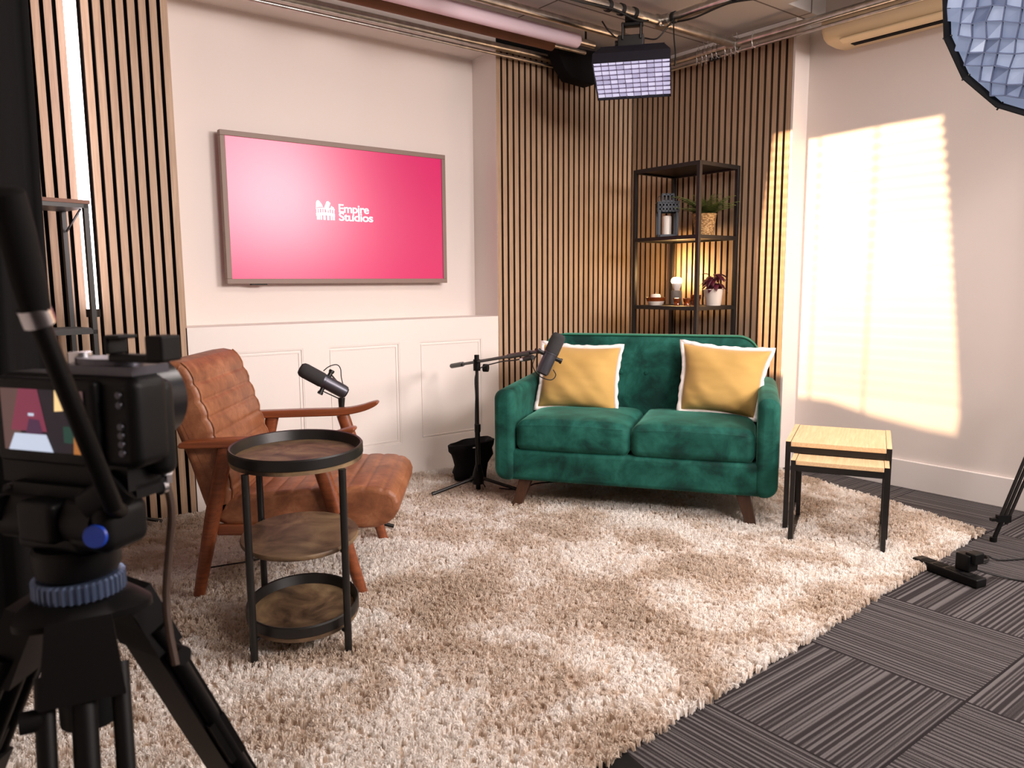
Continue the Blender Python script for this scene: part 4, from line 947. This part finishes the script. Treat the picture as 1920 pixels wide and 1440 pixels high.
stn = thing('light_stand', 'black tubular light stand whose folded leg meets the carpet at the right', 'light stand', (-.2, -2.75, 0))
foot = Vector((-.440, -2.478, .0)); top = Vector((-.225, -2.640, .80)); dd_ = (top-foot).normalized(); sdv = Vector((.787, -.617, 0)); sdv = (sdv-dd_*sdv.dot(dd_)).normalized()
for k, (o1, l0) in enumerate(((-.012, .10), (.0045, .10), (.022, .085))):
    B().tube([foot+dd_*l0+sdv*o1, foot+dd_*.80+sdv*(o1+.004*k)], .0068, 10).build('leg', 'blk', stn, True)
c = B(); c.box(tuple(foot+dd_*.105+sdv*.002), (.055, .02, .03), R(-38)); c.tube([foot+Vector((0, 0, .006)), foot+dd_*.11], .009, 10); c.tube([foot+Vector((0, 0, .002)), foot+Vector((0, 0, .02))], .014, 12); c.box(tuple(foot+dd_*.09-sdv*.03), (.035, .018, .012), R(-38)); c.build('foot', 'blkp', stn, True, smooth=40)
cpt = Vector((-.20, -2.75, 0))
c = B(); c.tube([cpt+Vector((0, 0, .62)), cpt+Vector((0, 0, 2.12))], .014, 12); c.tube([cpt+Vector((0, 0, 2.1)), OC-nrm_*.42], .012, 12); c.build('pole', 'blk', stn, True)
for e in ((-.02, -3.2), (.02, -2.5)): B().tube([cpt+Vector((0, 0, .7)), (e[0], e[1], .012)], .010, 10).build('leg', 'blk', stn, True)

# ------------------------------------------------------------------ power strip, plug, cables, mat
ps = thing('power_strip', 'black power strip lying on the carpet beside the rug edge', 'power strip', (-.985, -2.525, 0), R(-104))
B().rbox(-.13, .13, -.028, .028, .001, .034, .006, 3, 3).build('body', 'blkp', ps)
for x in (-.08, -.03, .02, .075): B().bb(x-.018, x+.018, -.018, .018, .034, .0355).build('socket', 'rubber', ps, smooth=0)
B().tube(spline([(-.13, 0, .015), (-.2, .01, .012), (-.28, 0, .014)]), .004, 8).build('cord', 'cable', ps)
pg = thing('plug_adapter', 'black plug adapter block standing on the power strip', 'plug', (-.958, -2.562, .036), R(-104))
c = B(); c.rbox(-.01, .045, -.030, .022, 0, .062, .005, 3, 3); c.rbox(.02, .06, -.02, .03, .03, .07, .004, 3, 3); c.build('body', 'blkp', pg, smooth=50)
c = B(); P_ = []
for i in range(3*24):
    a = 2*math.pi*i/24; P_.append((-.735+.045*math.cos(a)*(1+.12*math.sin(i*.3)), -2.535+.028*math.sin(a), .006+.004*(i//24)+.003*math.sin(i)))
c.tube(spline([(-.93, -2.585, .05), (-.86, -2.565, .03), (-.80, -2.54, .008)]+P_[::2]+[(-.68, -2.58, .006), (-.60, -2.63, .005), (-.45, -2.70, .005), (-.25, -2.75, .005)], 3), .0038, 8)
tag(c.build('cable', 'cable'), 'coiled black cable running from the plug across the carpet', 'cable')
tag(B().tube(spline([(-.96, -2.595, .045), (-.90, -2.63, .02), (-.85, -2.69, .005), (-.82, -2.80, .005), (-.80, -3.0, .005)], 8), .0035, 8).build('cable', 'cable'), 'thin black cable trailing from the power strip towards the viewer', 'cable')
tag(B().tube(spline([(-1.60, -.60, .036), (-1.55, -.66, .034), (-1.49, -.68, .036), (-1.40, -.66, .04), (-1.25, -.72, .038), (-1.1, -.85, .036)], 8), .0035, 8).build('cable', 'cable'), 'thin black cable on the rug running under the sofa', 'cable')
tag(B().tube(spline([(-3.15, -.80, .036), (-3.05, -.83, .040), (-2.95, -.86, .045), (-2.86, -.80, .040), (-2.7, -.75, .036)], 8), .003, 8).build('cable', 'cable'), 'thin black cable on the rug beneath the armchair', 'cable')
mat_ = B(); mat_.add([(x, y, z) for z in (.001, .008) for (x, y) in ((-2.70, -2.50), (-2.735, -2.72), (-3.3, -2.9), (-3.3, -2.55))], [(0, 1, 2, 3), (7, 6, 5, 4), (0, 4, 5, 1), (1, 5, 6, 2), (2, 6, 7, 3), (3, 7, 4, 0)])
tag(mat_.build('floor_mat', 'rubber', smooth=0), 'thin black mat on the carpet under the rug front edge', 'mat')

# ------------------------------------------------------------------ foreground camera on its tripod
RG = Vector((-3.814, -2.760, .943)); ra = R(-57)
ck = thing('cinema_camera', 'black cinema camera with a lit rear screen on the foreground tripod', 'camera', tuple(RG), ra)
bd_ = B(); bd_.rbox(-.078, .110, .0, .050, -.048, .046, .012, 4, 4); body = bd_.build('body', 'blkp', ck, smooth=50)
B().rbox(-.070, .069, -.010, .004, -.047, .043, .006, 3, 3).build('monitor_bezel', 'blkp', ck, smooth=50)
cols = [('cam_brown', (122, 90, 86), .5), ('cam_magenta', (156, 66, 92), .55), ('cam_white', (205, 215, 235), .85), ('cam_glow', (255, 214, 150), .95), ('cam_dark', (40, 34, 44), .5), ('cam_green', (36, 84, 72), .5), ('cam_yellow', (190, 120, 60), .7), ('cam_violet', (96, 58, 92), .5)]
ml = [emis(a, b_, c_) for a, b_, c_ in cols]
c = B()
def pic(P, mi, k=0): c.add([(x, -.0108-.0002*k, z) for x, z in P], [tuple(range(len(P)))], mi)
X0, X1_, Zb, Zt = -.056, .057, -.033, .032
pic([(X0, Zb), (X1_, Zb), (X1_, Zt), (X0, Zt)], 4)
pic([(X0, Zb), (-.035, Zb), (-.022, Zt), (X0, Zt)], 0, 1); pic([(-.045, -.012), (.005, -.012), (-.004, Zt), (-.030, Zt)], 1, 2); pic([(-.05, Zb), (.012, Zb), (.004, -.015), (-.040, -.015)], 2, 3)
pic([(-.024, -.015), (.0, -.015), (-.004, .0), (-.018, .001)], 7, 4); pic([(.018, .010), (.040, .012), (.038, Zt), (.02, Zt)], 3, 5); pic([(.028, -.022), (.057, -.022), (.057, -.004), (.028, -.005)], 5, 5); pic([(.040, Zb), (.056, Zb), (.056, -.014), (.042, -.010)], 6, 6)
pic([(.036, .012), (.057, .012), (.057, Zt), (.038, Zt)], 0, 4)
pic([(-.018, .004), (-.010, .004), (-.010, .007), (-.018, .007)], 2, 7)
sc_ = c.build('screen', ml, ck, smooth=0)
for z in (.028, .018, -.004, -.013, -.022, -.031): B().lathe([(.004, .0), (.0035, .003), (.0001, .003)], 12, (.092, .0005, z), (0, -1, 0)).build('button', 'gun', body)
ctr = Vector((.014, -.045, .006))
c = B(); c.lathe([(.034, .085), (.036, .09), (.036, .11), (.041, .112), (.041, .135), (.048, .14), (.048, .172), (.045, .175), (.040, .173), (.036, .15), (.0001, .148)], 36, (ctr.x, ctr.y, ctr.z), (0, 1, 0)); ln_ = c.build('lens', 'lensblk', ck, smooth=40) if 'lensblk' in M else None
M['lensblk'] = plain('gloss_black', (20, 20, 22), .25)
ln_ = c.build('lens', 'lensblk', ck, smooth=40)
M['red'] = plain('red_ring', (120, 18, 36), .4)
for y in (.088, .098): B().lathe([(.0362, y), (.0366, y+.0005), (.0366, y+.0015), (.0362, y+.002)], 32, (ctr.x, ctr.y, ctr.z), (0, 1, 0)).build('red_ring', 'red', ln_)
c = B(); c.rbox(.062, .108, .035, .062, -.064, .040, .012, 3, 3); c.build('grip', 'blkp', ck, smooth=50)
c = B(); c.box((.074, .066, -.068), (.024, .008, .022)); c.tube([(.060, .064, -.072), (.088, .064, -.064)], .0052, 12); c.lathe([(.0001, 0), (.009, 0), (.009, .006), (.0001, .006)], 14, (.078, .064, -.082), (0, -1, 0)); c.build('clamp', 'chrome', ck, smooth=40)
c = B(); c.bb(.072, .136, .008, .026, .060, .068); c.bb(.072, .078, .004, .03, .068, .0875); c.bb(.072, .092, .004, .03, .0835, .0875); c.bb(.122, .144, .006, .032, .062, .0875); c.build('top_rail', 'blkp', ck, smooth=0, bevel=.002)
c = B(); c.bb(-.005, .10, .01, .06, .046, .055); c.lathe([(.03, .0), (.03, .007), (.0001, .007)], 24, (.045, .035, .055), sx=1.3, sy=.8); c.build('top_plate', 'gun', ck, smooth=40)
B().tube([(.0, .04, .05), (.0, .04, .066)], .012, 14).build('top_knob', 'chrome', ck)
c = B(); c.bb(-.09, .085, .01, .055, -.075, -.048); c.tube([(-.1, .02, -.09), (-.1, .16, -.09)], .0075, 12); c.tube([(-.04, .02, -.09), (-.04, .16, -.09)], .0075, 12); c.bb(.03, .085, .02, .06, -.085, -.07); c.build('base_plate', 'blkp', ck, smooth=40)
c = B(); c.tube([(.032, .03, -.080), (.032, .012, -.088)], .006, 10); c.tube([(.048, .03, -.078), (.048, .01, -.086)], .007, 10); c.build('connector', 'chrome', ck)
c = B(); c.tube([Vector(v) for v in spline([(.072, .072, -.07), (.080, .072, -.11), (.076, .068, -.16), (.076, .060, -.205), (.084, .052, -.24), (.098, .044, -.278)], 6)], .0042, 8); c.build('cable', 'brownstrap', ck)

tp = thing('tripod', 'black video tripod with fluid head, pan handle and blue knurled bowl in the foreground', 'tripod', (-3.800, -2.750, 0), ra)
hd = B(); hd.lathe([(.040, .772), (.043, .78), (.043, .80), (.040, .803)], 30); hd.rbox(-.052, .040, -.030, .035, .800, .858, .010, 3, 3); hd.rbox(-.030, .020, -.045, .05, .815, .86, .008, 3, 3); hd.tube([(-.075, -.01, .835), (.060, -.01, .835)], .027, 24); hd.tube([(-.095, -.03, .845), (-.06, -.03, .845)], .014, 16)
hd.tube([(.045, -.02, .85), (.075, .0, .875)], .02, 16); hd.rbox(.02, .078, -.033, .03, .806, .858, .014, 3, 3); hd.bb(-.06, .055, -.02, .05, .852, .872)
head = hd.build('fluid_head', 'blkp', tp, smooth=40)
M['bluebadge'] = plain('blue_badge', (22, 62, 168), .35); M['bluering'] = plain('blue_grey_aluminium', (96, 112, 142), .35, metal=.7)
B().lathe([(.0001, .003), (.011, .003), (.0125, 0)], 26, (.066, -.034, .828), (.45, -1, .1)).build('badge', 'bluebadge', head)
c = B(); n = 160; vs = []
for z, rr in ((.748, .043), (.750, .046), (.767, .046), (.769, .043)):
    for k in range(n): r_k = rr-(.0022 if (k//2) % 2 else 0); vs.append((r_k*math.cos(2*math.pi*k/n), r_k*math.sin(2*math.pi*k/n), z))
c.add(vs, [(l*n+k, l*n+(k+1) % n, (l+1)*n+(k+1) % n, (l+1)*n+k) for l in range(3) for k in range(n)]+[tuple(range(n))[::-1], tuple(3*n+k for k in range(n))]); c.build('bowl_ring', 'bluering', tp, smooth=20)
c = B(); P_ = []
for k in range(3):
    a = R(25+120*k); P_ += [(.062*math.cos(a-.35), .062*math.sin(a-.35)), (.070*math.cos(a), .070*math.sin(a)), (.062*math.cos(a+.35), .062*math.sin(a+.35)), (.052*math.cos(a+1.05), .052*math.sin(a+1.05))]
P_ = smoothpoly(P_, 2); n = len(P_); c.add([(x*1.1, y*1.1, .730) for x, y in P_]+[(x*1.1, y*1.1, .737) for x, y in P_]+[(x*.8, y*.8, .750) for x, y in P_], [tuple(range(n))[::-1], tuple(range(2*n, 3*n))]+[(l*n+i, l*n+(i+1) % n, (l+1)*n+(i+1) % n, (l+1)*n+i) for l in (0, 1) for i in range(n)]); c.build('crown', 'blk2', tp, smooth=50)
c = B(); c.tube([(0, 0, .64), (0, 0, .72)], .022, 18); c.tube([(0, 0, .60), (0, 0, .64)], .03, 18); c.build('bowl_handle', 'blkp', tp)
for k, a in enumerate((R(78), R(-44), R(198))):
    d0 = Vector((math.cos(a), math.sin(a), 0)); sd = Vector((-math.sin(a), math.cos(a), 0)); tpn = d0*.048+Vector((0, 0, .725)); knee = d0*.215+Vector((0, 0, .36)); ft = d0*.375+Vector((0, 0, .035))
    lg = B(); lg.beam(tpn+Vector((0, 0, .01)), tpn.lerp(knee, .18), .060, .078, .034)
    for o_ in (-.034, .034): lg.tube([tpn.lerp(knee, .1)+sd*o_, knee+sd*o_], .0095, 12)
    lg.tube([tpn.lerp(knee, .1), knee], .0125, 12)
    lg.beam(tpn.lerp(knee, .50), tpn.lerp(knee, .68), .084, None, .024)
    if k == 0: lg.beam(tpn, knee, .064, None, .03); lg.beam(knee-Vector((0, 0, -.02)), knee-Vector((0, 0, .03)), .088, None, .03)
    for o_ in (-.018, .018): lg.tube([knee.lerp(tpn, .6)+sd*o_, ft+sd*o_*.6], .0085, 12)
    leg = lg.build('leg', 'blk2', tp, smooth=40)
    B().tube([ft, ft-Vector((0, 0, .015))], .016, 12).build('rubber_foot', 'rubber', leg)
    B().tube([tpn.lerp(knee, .2)-sd*.036, tpn.lerp(knee, .2)-sd*.056], .011, 12).build('knob', 'rubber', leg)
c = B()
for k, a in enumerate((R(78), R(-44), R(198))):
    d0 = Vector((math.cos(a), math.sin(a), 0)); c.beam(Vector((0, 0, .36)), d0*.20+Vector((0, 0, .36)), .022, None, .012)
c.build('spreader', 'blkp', tp, smooth=0)
h0, h1, h2 = Vector((-3.7785, -2.850, .862)), Vector((-3.834, -2.893, 1.050)), Vector((-3.852, -2.926, 1.155))
hr = B().tube([h0+Vector((.01, .03, -.012)), h0, h1], .0088, 14).build('pan_handle', 'blk2', tp, True)
B().tube([h1-(h1-h0).normalized()*.004, h1+(h1-h0).normalized()*.012], .0135, 16).build('collar', 'chrome', hr, True)
B().tube([h1+(h2-h1)*.05, h1.lerp(h2, .3), h1.lerp(h2, .7), h2, h2+(h2-h1)*.03], [.0118, .0135, .0145, .0135, .008], 18).build('grip', 'rubber', hr, True)
